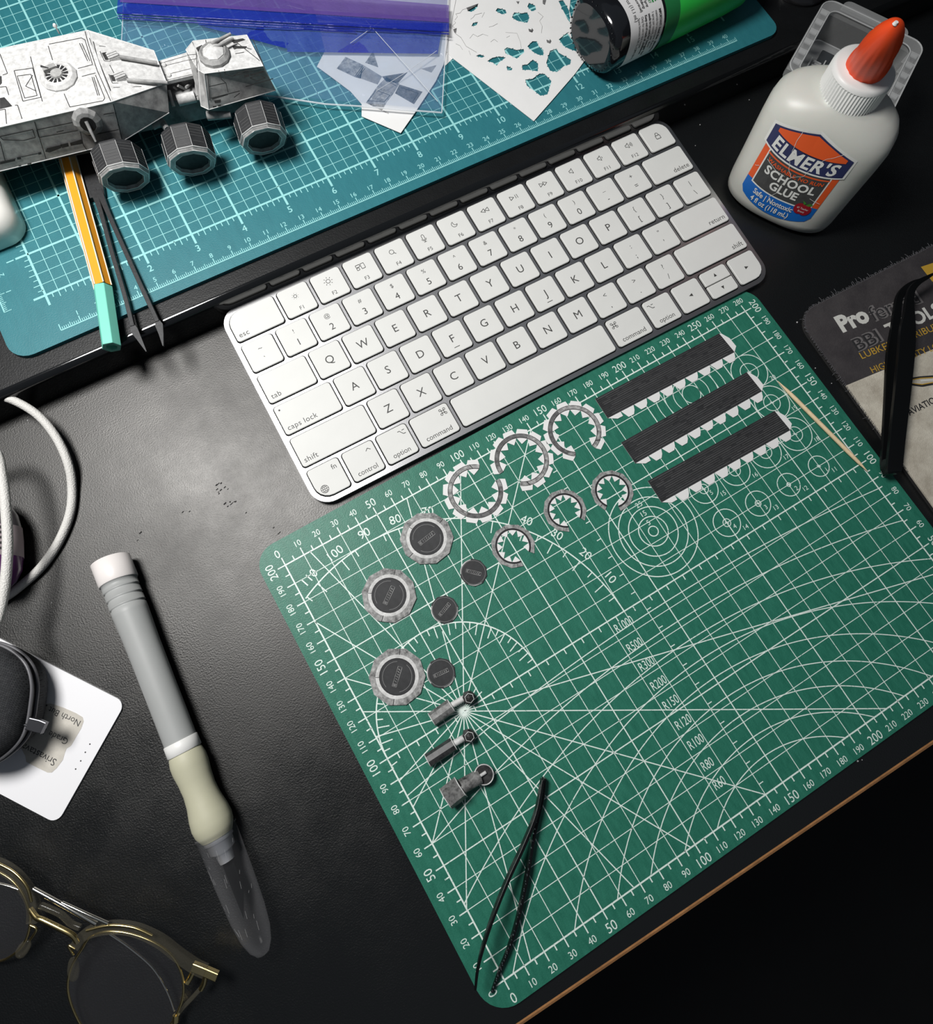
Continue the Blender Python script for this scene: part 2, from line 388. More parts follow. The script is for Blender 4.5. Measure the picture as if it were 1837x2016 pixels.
MB().prism(rrect(0, KW, 0, KH, 10, 8), -3.5, 0).build('plate', M_alu, kb, bevel=.35)
bt = MB()      # wedge and feet that raise the back edge
bt.box(14, KW - 14, 108, 112.5, -7.7, -3.4).box(14, KW - 14, 2.6, 8, -3.6, -3.4)
bt.build('rubber_feet', M_gap, kb)
PU = 19.0; RY = 18.52; KHH = 16.15; GX = 2.35; MX = 2.95; MY = 2.95
rows = [
 [('fn', 1), ('control', 1), ('option', 1), ('command', 1.25), ('', 5), ('command', 1.25), ('option', 1), ('\u25c0', 1), ('ud', 1), ('\u25b6', 1)],
 [('shift', 2.25), *[(c, 1) for c in 'ZXCVBNM'], ('<,', 1), ('>.', 1), ('?/', 1), ('shift', 2.25)],
 [('caps lock', 1.75), *[(c, 1) for c in 'ASDFGHJKL'], (':;', 1), ('"\'', 1), ('return', 1.75)],
 [('tab', 1.5), *[(c, 1) for c in 'QWERTYUIOP'], ('{[', 1), ('}]', 1), ('|\\', 1)],
 [('~`', 1), ('!1', 1), ('@2', 1), ('#3', 1), ('$4', 1), ('%5', 1), ('^6', 1), ('&7', 1), ('*8', 1), ('(9', 1), (')0', 1), ('_-', 1), ('+=', 1), ('delete', 1.5)],
 [('esc', 1.5), *[('F%d' % i, 1) for i in range(1, 13)], ('lock', 1)]]
gap = MB()
ZT = 1.05
def ring_(p, c, r, w, a0=0, a1=2 * PI): p.arc(c, r, a0, a1, w, ZT + .02, n=20)
def icon(p, name, cx, cy):
    z = ZT + .02; w = .3; T = lambda x, y: (cx + x, cy + y)
    def tri(x, y, d, s=1.2):
        a, b, c_ = T(x - d * s, y + s), T(x + d * s * .9, y), T(x - d * s, y - s)
        for u, v in ((a, b), (b, c_), (c_, a)): p.line(u, v, w, z)
    def spk(x): 
        q = [T(x - 1.5, .6), T(x - .7, .6), T(x + .5, 1.6), T(x + .5, -1.6), T(x - .7, -.6), T(x - 1.5, -.6)]
        for i in range(6): p.line(q[i], q[(i + 1) % 6], w, z)
    if name in ('F1', 'F2'):
        r = .85 if name == 'F1' else 1.1; ring_(p, (cx, cy), r, w)
        for k in range(8):
            a = k * PI / 4; p.line(T(math.cos(a) * (r + .7), math.sin(a) * (r + .7)), T(math.cos(a) * (r + (.9 if name == 'F1' else 1.4)), math.sin(a) * (r + (.9 if name == 'F1' else 1.4))), .28, z)
    if name == 'F3':
        for (a, b, c_, d) in ((-2.4, -.2, .2, 1.5), (-2.4, -1.0, -1.5, -.2), (.3, 2.3, -1.5, 1.5)):
            for u, v in ((T(a, c_), T(b, c_)), (T(b, c_), T(b, d)), (T(b, d), T(a, d)), (T(a, d), T(a, c_))): p.line(u, v, w, z)
    if name == 'F4': ring_(p, T(-.3, .3), 1.25, w); p.line(T(.6, -.6), T(1.6, -1.6), .35, z)
    if name == 'F5':
        for u, v in ((T(-.7, 1.4), T(-.7, -.4)), (T(.7, 1.4), T(.7, -.4)), (T(0, -1.6), T(0, -2.4)), (T(-.8, -2.4), T(.8, -2.4))): p.line(u, v, w, z)
        ring_(p, T(0, 1.4), .7, w, 0, PI); ring_(p, T(0, -.4), .7, w, PI, 2 * PI); ring_(p, T(0, -.3), 1.3, w, PI, 2 * PI)
    if name == 'F6': ring_(p, T(0, 0), 1.6, w, PI * .55, PI * 1.95); ring_(p, T(.9, .8), 1.35, w, PI * .9, PI * 1.65)
    if name == 'F7': tri(-1.2, 0, -1); tri(1.2, 0, -1)
    if name == 'F8': tri(-1.4, 0, 1); p.line(T(.8, 1.2), T(.8, -1.2), w, z); p.line(T(1.9, 1.2), T(1.9, -1.2), w, z)
    if name == 'F9': tri(-1.2, 0, 1); tri(1.2, 0, 1)
    if name in ('F10', 'F11', 'F12'):
        spk(-.4)
        for k in range({'F10': 0, 'F11': 1, 'F12': 3}[name]): ring_(p, T(.2, 0), .9 + k * .7, w, -.7, .7)
    if name == 'lock':
        for u, v in ((T(-1.4, .2), T(1.4, .2)), (T(1.4, .2), T(1.4, -2)), (T(1.4, -2), T(-1.4, -2)), (T(-1.4, -2), T(-1.4, .2)), (T(-.9, .2), T(-.9, 1)), (T(.9, .2), T(.9, 1))): p.line(u, v, .34, z)
        ring_(p, T(0, 1), .9, .34, 0, PI)
    if name == 'globe':
        ring_(p, (cx, cy), 1.95, .26)
        for e in (.45, 1): 
            pts = [T(1.95 * .5 * e * math.cos(a * PI / 12) * 1.0, 1.95 * math.sin(a * PI / 12)) for a in range(25)]
            if e == .45: p.line(T(0, -1.95), T(0, 1.95), .22, z); continue
            for u, v in zip(pts, pts[1:]): p.line(u, v, .22, z)
        p.line(T(-1.95, 0), T(1.95, 0), .22, z); p.line(T(-1.6, 1), T(1.6, 1), .22, z); p.line(T(-1.6, -1), T(1.6, -1), .22, z)
    if name == 'cmd':
        for sx_ in (-1, 1):
            for sy_ in (-1, 1): ring_(p, T(sx_ * 1.15, sy_ * 1.15), .55, .3)
            p.line(T(sx_ * .6, -1.15), T(sx_ * .6, 1.15), .3, z); p.line(T(-1.15, sx_ * .6), T(1.15, sx_ * .6), .3, z)
    if name == 'opt':
        p.line(T(-1.9, 1), T(-.8, 1), .32, z); p.line(T(-.8, 1), T(.6, -1), .32, z); p.line(T(.6, -1), T(1.9, -1), .32, z); p.line(T(.5, 1), T(1.9, 1), .32, z)
    if name == 'ctl': p.line(T(-1.3, -.5), T(0, .7), .32, z); p.line(T(0, .7), T(1.3, -.5), .32, z)
    if name in 'LRUD' and len(name) == 1:
        s = 1.15; q = {'R': [(-s, s * .8), (s, 0), (-s, -s * .8)], 'L': [(s, s * .8), (-s, 0), (s, -s * .8)], 'U': [(-s * .8, -s * .8), (s * .8, -s * .8), (0, s)], 'D': [(-s * .8, s * .8), (s * .8, s * .8), (0, -s)]}[name]
        p.poly([(cx + a, cy + b, z) for a, b in q])
def key(x0, x1, y0, y1, r, leg):
    cx, cy = (x0 + x1) / 2, (y0 + y1) / 2
    k = MB(); rs = [rrect(x0 - cx, x1 - cx, y0 - cy, y1 - cy, r, 5), rrect(x0 - cx + .28, x1 - cx - .28, y0 - cy + .28, y1 - cy - .28, tuple(max(.3, q - .25) for q in r), 5)]
    k.loft([[(a, b, .05) for a, b in rs[0]], [(a, b, ZT - .22) for a, b in rs[0]], [(a, b, ZT) for a, b in rs[1]]], smooth=False)
    o = k.build('key', M_key, kb); o.location = (cx * S, cy * S, 0)
    g = .52; gap.prism(rrect(x0 - g, x1 + g, y0 - g, y1 + g, tuple(q + .3 for q in r), 5), -.3, .035)
    if leg is None: return
    p = MB(); w, h = (x1 - x0) / 2, (y1 - y0) / 2; z = ZT + .02
    two = {'~`', '<,', '>.', '?/', ':;', '"\'', '{[', '}]', '|\\', '_-', '+='}
    if leg in ('esc', 'tab', 'caps lock') or (leg == 'shift' and x0 < 50): p.text(leg, -w + 2.0, -h + 3.3, z, 2.75, align='L', space=1.08)
    elif leg in ('delete', 'return', 'shift'): p.text(leg, w - 2.0, -h + 3.3, z, 2.75, align='R', space=1.05)
    elif leg == 'fn': p.text('fn', w - 2.2, h - 3.6, z, 2.6, align='R'); icon(p, 'globe', -w + 4.3, -h + 4.2)
    elif leg in ('control', 'option', 'command'):
        p.text(leg, 0, -h + 3.2, z, 2.6, sx=.98 if leg != 'command' else 1.0)
        icon(p, {'control': 'ctl', 'option': 'opt', 'command': 'cmd'}[leg], (w - 3.6) * (1 if cx < 140 else -1), h - 3.8)
    elif leg in ('L', 'R', 'U', 'D') and r[0] != 1.6: icon(p, leg, 0, 0)
    elif leg == 'lock': icon(p, 'lock', 0, .3)
    elif leg[0] == 'F' and len(leg) > 1: p.text(leg, .3, -h + 3.1, z, 2.1); icon(p, leg, 0, 2.2)
    elif len(leg) == 1: p.text(leg, 0, 0, z, 4.2)
    elif leg in two: p.text(leg[0], 0, 3.0, z, 2.7); p.text(leg[1], 0, -3.3, z, 3.0)
    else: p.text(leg[0], 0, 3.5, z, 2.3); p.text(leg[1], 0, -2.9, z, 3.7)
    if leg in 'FJ' and len(leg) == 1: p.line((-1.6, -5.2), (1.6, -5.2), .35, z)
    if leg == 'caps lock': p.arc((-w + 2.4, h - 2.6), .25, 0, 2 * PI, .5, z, n=12)
    if p.v: p.build('legend', M_leg, o)
for ri, row in enumerate(rows):
    x = MX; y0 = MY + ri * RY
    for ci, (leg, u) in enumerate(row):
        x1 = x + u * PU - GX; r = [1.6] * 4
        if ri == 0 and ci == 0: r[0] = 7.2
        if ri == 0 and ci == len(row) - 1: r[1] = 7.2
        if ri == 5 and ci == 0: r[3] = 7.2
        if ri == 5 and ci == len(row) - 1: r[2] = 7.2
        if leg == 'ud':
            key(x, x1, y0, y0 + KHH / 2 - .25, (1.6, 1.6, .4, .4000001), None or 'D' if False else None)
            key(x, x1, y0 + KHH / 2 + .25, y0 + KHH, (.4, .4, 1.6, 1.6), None)
            for nm, yy in (('D', y0 + KHH / 4), ('U', y0 + KHH * .75)):
                q = MB(); icon(q, nm, 0, 0); kk = [o for o in kb.children if o.name.startswith('key') and abs(o.location.y / S - yy) < 1 and abs(o.location.x / S - (x + x1) / 2) < .1][0]; q.build('legend', M_leg, kk)
        elif leg in ('\u25c0', '\u25b6'):
            key(x, x1, y0, y0 + KHH, tuple(r), None); kk = [o for o in COL.objects if o.name.startswith('key')][-1]
            kk = [o for o in kb.children if o.name.startswith('key') and abs(o.location.x / S - (x + x1) / 2) < .1 and abs(o.location.y / S - (y0 + KHH / 2)) < .1][0]
            q = MB(); icon(q, 'L' if leg == '\u25c0' else 'R', 0, 0); q.build('legend', M_leg, kk)
        else: key(x, x1, y0, y0 + KHH, tuple(r), leg if leg else None)
        x = x1 + GX
gap.build('key_wells', M_gap, kb)
# ---------------------------------------------------------------- shared looks
M_paper = mat('white_paper', (.80, .80, .79), .75, noise=.02, nscale=80)
M_grunge = mat('printed_weathered_grey', (.09, .09, .09), .7, nscale=430, col2=(.50, .50, .49))
M_grunge_d = mat('printed_weathered_dark_grey', (.045, .045, .046), .65, nscale=420, col2=(.20, .20, .20))
M_grunge_l = mat('printed_weathered_light_grey', (.42, .42, .41), .7, nscale=260, col2=(.78, .78, .77))
M_prblack = mat('printed_black', (.016, .016, .018), .6, noise=.5, nscale=500)
M_prdark = mat('printed_charcoal', (.028, .029, .031), .6, noise=.25, nscale=300)
M_line = mat('printed_pale_line', (.17, .17, .17), .6)
M_edge = mat('raw_paper_edge', (.62, .62, .61), .8)
M_blackmetal = mat('black_coated_steel', (.004, .0045, .005), .30, spec=.35)
M_greymetal = mat('dark_grey_coated_steel', (.035, .036, .038), .5, metal=.3, noise=.25, nscale=900)
def clear(name, col, fac, rough=.15, bump=0, bs=60, edge=.45):
    m, t, n, b = new_mat(name); L = t.links.new
    b.inputs['Base Color'].default_value = (*col, 1); b.inputs['Roughness'].default_value = rough
    tr = n.new('ShaderNodeBsdfTransparent'); mx = n.new('ShaderNodeMixShader')
    lw = n.new('ShaderNodeLayerWeight'); lw.inputs['Blend'].default_value = .35
    mr = n.new('ShaderNodeMapRange'); mr.inputs['To Min'].default_value = fac; mr.inputs['To Max'].default_value = min(1, fac + edge)
    L(lw.outputs['Facing'], mr.inputs['Value']); L(mr.outputs['Result'], mx.inputs['Fac'])
    L(tr.outputs[0], mx.inputs[1]); L(b.outputs[0], mx.inputs[2]); L(mx.outputs[0], n['Material Output'].inputs['Surface'])
    if bump:
        tc = n.new('ShaderNodeTexCoord'); x = n.new('ShaderNodeTexNoise'); x.inputs['Scale'].default_value = bs; x.inputs['Detail'].default_value = 5
        L(tc.outputs['Object'], x.inputs['Vector']); u = n.new('ShaderNodeBump'); u.inputs['Strength'].default_value = bump; u.inputs['Distance'].default_value = .006
        L(x.outputs['Fac'], u.inputs['Height']); L(u.outputs['Normal'], b.inputs['Normal'])
    return m
# ---------------------------------------------------------------- tread strips
def strip(name, label, corners, lift):
    A, B, C_, D = [Vector(c) for c in corners]      # TL, TR, BR, BL in desk mm
    cen = (A + B + C_ + D) / 4; t = thing(name, label, 'paper strip', (cen.x, cen.y, 2.1), 0, 'black printed tread strips')
    q = [(c - cen) for c in (A, B, C_, D)]; TL, TR, BR, BL = q
    f = MB(); f.prism([(c.x, c.y) for c in (BL, BR, TR, TL)], lift, lift + .28, 0, side=1); 
    f.build('printed_face', [M_prdark, M_edge], t)
    p = MB(); rnd = random.Random(len(label)); zt = lift + .30
    for k in range(11):
        a = (k + .8) / 12.0; s0 = TL.lerp(BL, a); s1 = TR.lerp(BR, a); x = rnd.random() * .08
        while x < .98:
            l = .05 + rnd.random() * .45; e = min(.995, x + l); j = (rnd.random() - .5) * .1
            p.line(s0.lerp(s1, x) + Vector((0, j)), s0.lerp(s1, e) + Vector((0, j)), .06 + rnd.random() * .10, zt); x = e + rnd.random() * .06
        p.line(s0 + Vector((0, .3)), s1 + Vector((0, .3)), .22, zt - .005, 1)
    p.build('tread_print', [M_line, M_prblack], t)
    L_ = (BR - BL).length; d = (BR - BL).normalized(); n_ = Vector((d.y, -d.x)); N = 10
    for k in range(N):
        a = BL + d * (L_ * k / N + .15); b = BL + d * (L_ * (k + 1) / N - .15); i1 = 2.0; hgt = 3.9 + rnd.random() * .6
        if k == 0: pts = [a, b, a + d * (L_ / N * .95) + n_ * 2.6, a + d * 4.5 + n_ * 2.6]
        else: pts = [a, b, b - d * 1.1 + n_ * (hgt * .6), b - d * 2.6 + n_ * hgt, a + d * i1 + n_ * hgt]
        MB().prism([(v.x, v.y) for v in pts], lift - .02, lift + .20).build('glue_tab', M_paper, t)
    e = (TR - BR).normalized(); r = Vector((e.y, -e.x))
    MB().prism([(v.x, v.y) for v in (BR, BR + r * 3.1 + e * 2.2, TR + r * 3.1 - e * 5.2, TR + r * 1.2 - e * 1.0, TR)], lift, lift + .22).build('glue_tab', M_paper, t, label='white end tab')
    return t
strip('paper_tread_strip', 'black ribbed paper tread strip nearest the keyboard, its white teeth pointing down', [(178.3, 197.8), (258.8, 196.2), (259.6, 183.2), (178.1, 185.6)], .1)
strip('paper_tread_strip', 'middle one of the three black ribbed paper tread strips on the green mat', [(176.8, 171.2), (258.3, 170.6), (258.9, 157.8), (176.9, 158.4)], .1)
strip('paper_tread_strip', 'black ribbed paper tread strip lowest of the three, above the small target circles', [(177.1, 147.6), (258.0, 145.6), (258.8, 133.0), (176.9, 135.0)], .1)
# ---------------------------------------------------------------- paper rings with toothed tabs
def ring(label, c, e0, e1, ro, ri, tab_o, tab_i, n, dark_rim, grp, mats):
    cx, cy = at(*c, 2.1)[:2]; t = thing('paper_ring', label, 'paper ring', (cx, cy, 2.1), 0, grp)
    a0 = math.atan2(at(*e0, 2.1)[1] - cy, at(*e0, 2.1)[0] - cx); a1 = math.atan2(at(*e1, 2.1)[1] - cy, at(*e1, 2.1)[0] - cx)
    while a1 < a0: a1 += 2 * PI           # material runs counter-clockwise from e0 to e1
    N = n * 4; P = lambda r, a: (r * math.cos(a), r * math.sin(a))
    hs = (a1 - a0) / n / 2
    b = MB()
    for k in range(N):
        u0 = a0 + (a1 - a0) * k / N; u1 = a0 + (a1 - a0) * (k + 1) / N
        f = lambda a: ro * math.cos(hs) / math.cos(((a - a0) % (2 * hs)) - hs) if not tab_o else ro
        q = [P(ri, u0), P(f(u0 + 1e-6), u0), P(f(u1 - 1e-6), u1), P(ri, u1)]
        b.prism(q, .12, .36, 0)
    b.build('ring_band', mats[0], t)
    if dark_rim:
        r_ = MB(); r_.arc((0, 0), ri + .45, a0, a1, .9, .39, 0, n=40)
        for a in (a0 + .5 * (a1 - a0) * 1.9, a0 + (a1 - a0) * .42): r_.line(P(ri, a), P(ro * .96, a), .22, .39)
        r_.build('inner_rim_print', M_prblack, t)
    else:
        r_ = MB(); r_.arc((0, 0), ri + .2, a0, a1, .28, .39, 0, n=40); r_.arc((0, 0), ro - .25, a0 + .1, a1 - .05, .2, .39, 0, n=40)
        for a in (a0 + .25, a0 + .27): r_.line(P(ri, a), P(ro, a + .12), .2, .39)
        r_.arc((0, 0), (ri + ro) / 2, a0 + (a1 - a0) * .55, a1 - .3, (ro - ri) * .8, .385, 1, n=20)
        r_.build('ring_print', [M_prblack, M_grunge_d], t)
    for k in range(n):
        u0 = a0 + (a1 - a0) * k / n + .006; u1 = a0 + (a1 - a0) * (k + 1) / n - .006; um = (u0 + u1) / 2; w = (u1 - u0)
        if tab_o: MB().prism([P(ro - .05, u0), P(ro + tab_o, u0 + w * .17), P(ro + tab_o, u1 - w * .17), P(ro - .05, u1), P(ro - .1, um)], .05, .26).build('outer_tab', M_paper, t)
        MB().prism([P(ri + .05, u0), P(ri - tab_i, um), P(ri + .05, u1), P(ri + .1, um)], .05, .26).build('inner_tab', M_paper, t)
G1 = 'large toothed paper rings'; G2 = 'small toothed paper rings'
ring('large toothed paper ring open at upper right, leftmost of the three large rings', (936, 967), (944, 917), (984, 942), 13.9, 11.5, 2.5, 3.2, 11, False, G1, [M_grunge])
ring('large toothed paper ring open at lower left, between the other two large rings', (1027, 905), (1023, 963), (978, 937), 13.9, 11.5, 2.5, 3.2, 11, False, G1, [M_grunge])
ring('large toothed paper ring open at the bottom, next to the first black tread strip', (1131, 848), (1178, 888), (1133, 902), 13.9, 11.5, 2.5, 3.2, 11, False, G1, [M_grunge])
ring('small grey paper ring nearest the paper discs, below the large rings', (1010, 1075), (1047, 1088), (1031, 1115), 10.9, 7.9, 0, 2.8, 10, True, G2, [M_grunge])
ring('small grey paper ring in the middle of the three small rings', (1112, 1005), (1153, 1026), (1121, 1048), 10.9, 7.9, 0, 2.8, 10, True, G2, [M_grunge])
ring('small grey paper ring beside the lowest black tread strip', (1205, 967), (1222, 1008), (1191, 1005), 10.9, 7.9, 0, 2.8, 10, True, G2, [M_grunge])
# ---------------------------------------------------------------- paper discs
def disc(label, c, r, big, ang, grp):
    cx, cy = at(*c, 2.2)[:2]; t = thing('paper_disc', label, 'paper disc', (cx, cy, 2.1), ang, grp); n = 10
    poly = [(r * math.cos(2 * PI * i / n), r * math.sin(2 * PI * i / n)) for i in range(n)]
    MB().prism(poly, .08, .75 if big else .5, side=1).build('disc_base', [M_grunge if big else M_prdark, M_edge], t)
    p = MB(); zt = .79 if big else .54
    if big:
        p.lathe([(9.9, zt - .02), (9.9, zt)], 40, 1, False); p.lathe([(8.0, zt), (8.0, zt + .02)], 40, 2, False)
        p.arc((0, 0), 8.05, 0, 2 * PI, .55, zt + .03, 3); p.arc((0, 0), 6.8, .3, 2.6, .25, zt + .04, 4); p.arc((0, 0), 6.8, 3.6, 5.9, .25, zt + .04, 4)
        for a in (.2, 3.3): p.line((9.8 * math.cos(a), 9.8 * math.sin(a)), (r * .96 * math.cos(a), r * .96 * math.sin(a)), .3, zt + .02, 3)
        p.line((10 * math.cos(1.9), 10 * math.sin(1.9)), (8 * math.cos(1.9), 8 * math.sin(1.9)), .25, zt + .02, 3)
    else:
        p.arc((0, 0), r * .86, 0, 2 * PI, .22, zt, 4); p.arc((0, 0), r * .93, 2, 3.5, .4, zt, 1); p.arc((0, 0), r * .93, 4.5, 5.6, .4, zt, 5)
    k = 1.0 if big else .8
    for s in (-1, 1): p.line((-4.6 * k, s * .95 * k), (4.6 * k, s * .95 * k), .16, zt + .05, 5)
    for x in (-4.6, -3.4, 4.6): p.line((x * k, -1.0 * k), (x * k, 1.0 * k), .16 if x != -3.4 else .3, zt + .05, 4)
    p.line((-4.0 * k, -.6 * k), (-4.0 * k, .6 * k), .7 * k, zt + .04, 4)
    for i in range(6): p.line(((-2.4 + i * 1.1) * k, -.5 * k), ((-2.0 + i * 1.1) * k, .5 * k), .25, zt + .05, 5)
    p.build('disc_print', [M_grunge, M_grunge_l, M_prdark, M_prblack, M_line, M_grunge], t)
D1 = 'large printed paper discs'; D2 = 'small dark paper discs'
disc('large grey paper disc with dark centre nearest the large rings', (840, 1060), 13.1, True, .15, D1)
disc('large grey paper disc with dark centre between the other two large discs', (766, 1172), 13.1, True, .62, D1)
disc('large grey paper disc with dark centre lowest on the mat, touching a small disc', (782, 1332), 13.1, True, .75, D1)
disc('small dark paper disc highest on the mat, left of a small toothed ring', (932, 1127), 6.7, False, -.75, D2)
disc('small dark paper disc in the middle of the three small discs', (875, 1200), 6.7, False, .35, D2)
disc('small dark paper disc just above the paper gun barrels', (868, 1325), 6.9, False, -.1, D2)
# ---------------------------------------------------------------- paper gun parts
M_pbar = mat('gun_part_print', (.03, .03, .03), .5, nscale=420, col2=(.26, .26, .255))
M_pbar_d = mat('gun_part_print_dark', (.010, .010, .011), .45, nscale=420, col2=(.055, .055, .055))
M_silver = mat('gun_part_pale', (.35, .35, .35), .45, nscale=300, col2=(.72, .72, .71))
def pt(u, v, z): q = at(u, v, z); return Vector((q.x, q.y, z))
def barrel(label, a, b, rc, rod_end, rr, ball, rb, m0, kind=0):
    A = pt(*a, 2.15 + rc); B = pt(*b, 2.15 + rc); t = thing('paper_gun_part', label, 'paper part', (A.x, A.y, 2.1), 0, 'rolled paper gun parts')
    m = MB(); m.tube([A, B], rc, 8 if kind == 0 else 6, 0, True); 
    for f in range(len(m.sm)): m.sm[f] = False
    m.build('barrel', m0, t, world=True)
    d = (B - A).normalized(); e = MB(); e.tube([A - d * .05, A + d * .25], rc + .12, 8 if kind == 0 else 6); e.tube([B - d * .3, B + d * .02], rc + .12, 8 if kind == 0 else 6); e.build('barrel_rim', M_edge, t, world=True)
    E_ = pt(*rod_end, 2.15 + max(rr, rb * .8)); 
    m = MB(); m.tube([B, E_], rr, 8); m.build('rod', M_silver if kind == 0 else m0, t, world=True)
    K = pt(*ball, 2.15 + rb)
    if kind == 0:
        bm = bmesh.new(); bmesh.ops.create_icosphere(bm, subdivisions=1, radius=rb)
        m = MB(); m.add([tuple(v.co + K) for v in bm.verts], [tuple(v.index for v in f.verts) for f in bm.faces])
        bm.free(); m.build('ball', M_pbar_d, t, world=True)
        m = MB(); r6 = [(K.x + rb * .62 * math.cos(i * PI / 3 + .3), K.y + rb * .62 * math.sin(i * PI / 3 + .3), K.z + rb * .80) for i in range(6)]
        m.tube(r6 + [r6[0]], .16, 5); m.build('ball_edge', M_edge, t, world=True)
    else:
        m = MB(); R_ = [(K.x + rb * math.cos(i * PI / 12), K.y + rb * math.sin(i * PI / 12), 0) for i in range(24)]
        m.loft([[(x, y, 4.6) for x, y, _ in R_], [(x, y, 6.4) for x, y, _ in R_]], smooth=False); m.build('wheel_disc', M_pbar_d, t, world=True)
        m = MB(); m.tube([(x, y, 6.45) for x, y, _ in R_] + [(R_[0][0], R_[0][1], 6.45)], .28, 6); m.tube([B + Vector((0, 0, 2)), (K.x + 1.2, K.y + .6, 7.0)], .75, 6); m.build('wheel_rim', M_silver, t, world=True)
barrel('rolled paper gun part with pale sleeve and faceted black ball, topmost of three', (850, 1417), (889, 1389), 3.2, (918, 1372), 1.4, (923, 1373), 3.4, M_pbar)
barrel('rolled paper gun part with dark sleeve and faceted black ball, middle of three', (842, 1498), (894, 1464), 3.0, (918, 1450), 1.5, (923, 1448), 3.4, M_pbar_d)
t_ = barrel('thick two-step paper gun part with round disc end, lowest of three', (878, 1573), (908, 1549), 4.9, (944, 1529), 3.2, (953, 1525), 4.2, M_pbar, 1)
# ---------------------------------------------------------------- toothpick
A = pt(1531, 750, 3.1); B = pt(1708, 928, 3.1); M_tp = mat('pale_birch', (.78, .60, .38), .6, noise=.12, nscale=300)
t = thing('toothpick', 'pale wooden toothpick lying across the right scale of the green mat', 'toothpick', (A.x, A.y, 2.05))
m = MB(); pr = [(0, .15), (.04, .38), (.12, .85), (.2, 1.05), (.8, 1.05), (.9, .85), (.97, .35), (1, .12)]
m.tube([A.lerp(B, a) for a, _ in pr], [r for _, r in pr], 10); m.build('stick', M_tp, t, world=True)
# ---------------------------------------------------------------- craft: tweezers
def blade(m, pts, thick, mi=0):          # pts: (u, v, z, width) -> flat bar, width across, thick vertical
    P = [(pt(u, v, z), w) for u, v, z, w in pts]; rings = []
    for i, (p, w) in enumerate(P):
        d = P[min(i + 1, len(P) - 1)][0] - P[max(i - 1, 0)][0]; d.z = 0; d.normalize(); s = Vector((-d.y, d.x, 0)) * w / 2; h = Vector((0, 0, (thick[i] if isinstance(thick, list) else thick) / 2))
        rings.append([p - s - h, p + s - h, p + s + h, p - s + h])
    return m.loft(rings, mi, smooth=False)
def smooth_px(pts, k=6): return [tuple(v) for v in _cm4(pts, k)]
def _cm4(pts, k):
    out = []
    for i in range(len(pts) - 1):
        p0, p1, p2, p3 = pts[max(i - 1, 0)], pts[i], pts[i + 1], pts[min(i + 2, len(pts) - 1)]
        for j in range(k):
            t = j / k; out.append(tuple(.5 * (2 * b + (c - a) * t + (2 * a - 5 * b + 4 * c - d) * t * t + (3 * b - a - 3 * c + d) * t ** 3) for a, b, c, d in zip(p0, p1, p2, p3)))
    out.append(tuple(pts[-1])); return out
a0 = pt(1066, 1545, 2); t = thing('tweezers', 'glossy black fine tweezers lying open on their side on the green mat corner', 'tweezers', (a0.x, a0.y, 2.05), group='black tweezers')
a1 = smooth_px([(1071, 1531, 5.0, 1.3), (1067, 1565, 5.0, 1.7), (1051, 1640, 5.2, 1.5), (1038, 1720, 5.2, 1.4), (1020, 1805, 5.0, 1.3), (1002, 1865, 4.5, 1.2), (984, 1910, 4.0, 1.1), (968, 1953, 3.4, .8)])
blade(MB(), a1, [3.6] * 20 + [3.6 - i * .09 for i in range(len(a1) - 20)]).build('arm', M_blackmetal, t, world=True, bevel=.25)
a2 = smooth_px([(1068, 1534, 6.2, 1.3), (1056, 1600, 8.0, 1.6), (1030, 1665, 10.0, 1.5), (1000, 1730, 12.5, 1.4), (972, 1800, 15, 1.3), (952, 1860, 16, 1.2), (941, 1905, 16, 1.0), (936, 1948, 15, .8)])
blade(MB(), a2, [3.6] * 20 + [3.6 - i * .09 for i in range(len(a2) - 20)]).build('arm', M_blackmetal, t, world=True, bevel=.25)
m = MB(); rnd = random.Random(3)
for u, v, z, w in a1[3:]:
    for k in range(2):
        q = pt(u - 1 + rnd.random(), v + rnd.random() * 6, z + 1.7 - (0 if v < 1860 else .5)); m.box(q.x - .12, q.x + .12, q.y - .2, q.y + .2, q.z - .1, q.z + .14)
m.build('worn_bright_edge', mat('worn_steel', (.8, .8, .8), .25, metal=1), t, world=True)
# left dark grey cross-lock tweezers
a0 = pt(180, 350, 20); t = thing('tweezers', 'dark grey reverse tweezers with spear tips beside the orange pen', 'tweezers', (a0.x, a0.y, 20.1))
blade(MB(), [(150, 262, 21.6, 6), (166, 310, 21.6, 8.5), (180, 350, 21.6, 10.5), (190, 378, 21.6, 8.4), (193, 390, 21.6, 7.6)], 2.2).build('body', M_greymetal, t, world=True, bevel=.3)
m = MB(); blade(m, smooth_px([(185, 376, 21.9, 3.4), (200, 420, 22.2, 2.3), (222, 500, 22.6, 2.1), (246, 580, 23.0, 2.1), (262, 643, 23.2, 2.1)]), 1.9); m.build('arm', M_greymetal, t, world=True, bevel=.2)
m = MB(); blade(m, [(262, 642, 23.2, 2.2), (265, 651, 23.1, 3.6), (275, 668, 23.0, 2.2), (289, 693, 22.8, .4)], 1.2); m.build('tip', M_greymetal, t, world=True)
m = MB(); blade(m, smooth_px([(196, 376, 21.9, 3.4), (216, 425, 22.2, 2.3), (254, 510, 22.6, 2.1), (286, 580, 23.0, 2.1), (311, 634, 23.2, 2.1)]), 1.9); m.build('arm', M_greymetal, t, world=True, bevel=.2)
m = MB(); blade(m, [(311, 633, 23.2, 2.2), (314, 641, 23.1, 3.6), (318, 658, 23.0, 2.2), (322, 682, 22.8, .4)], 1.2); m.build('tip', M_greymetal, t, world=True)
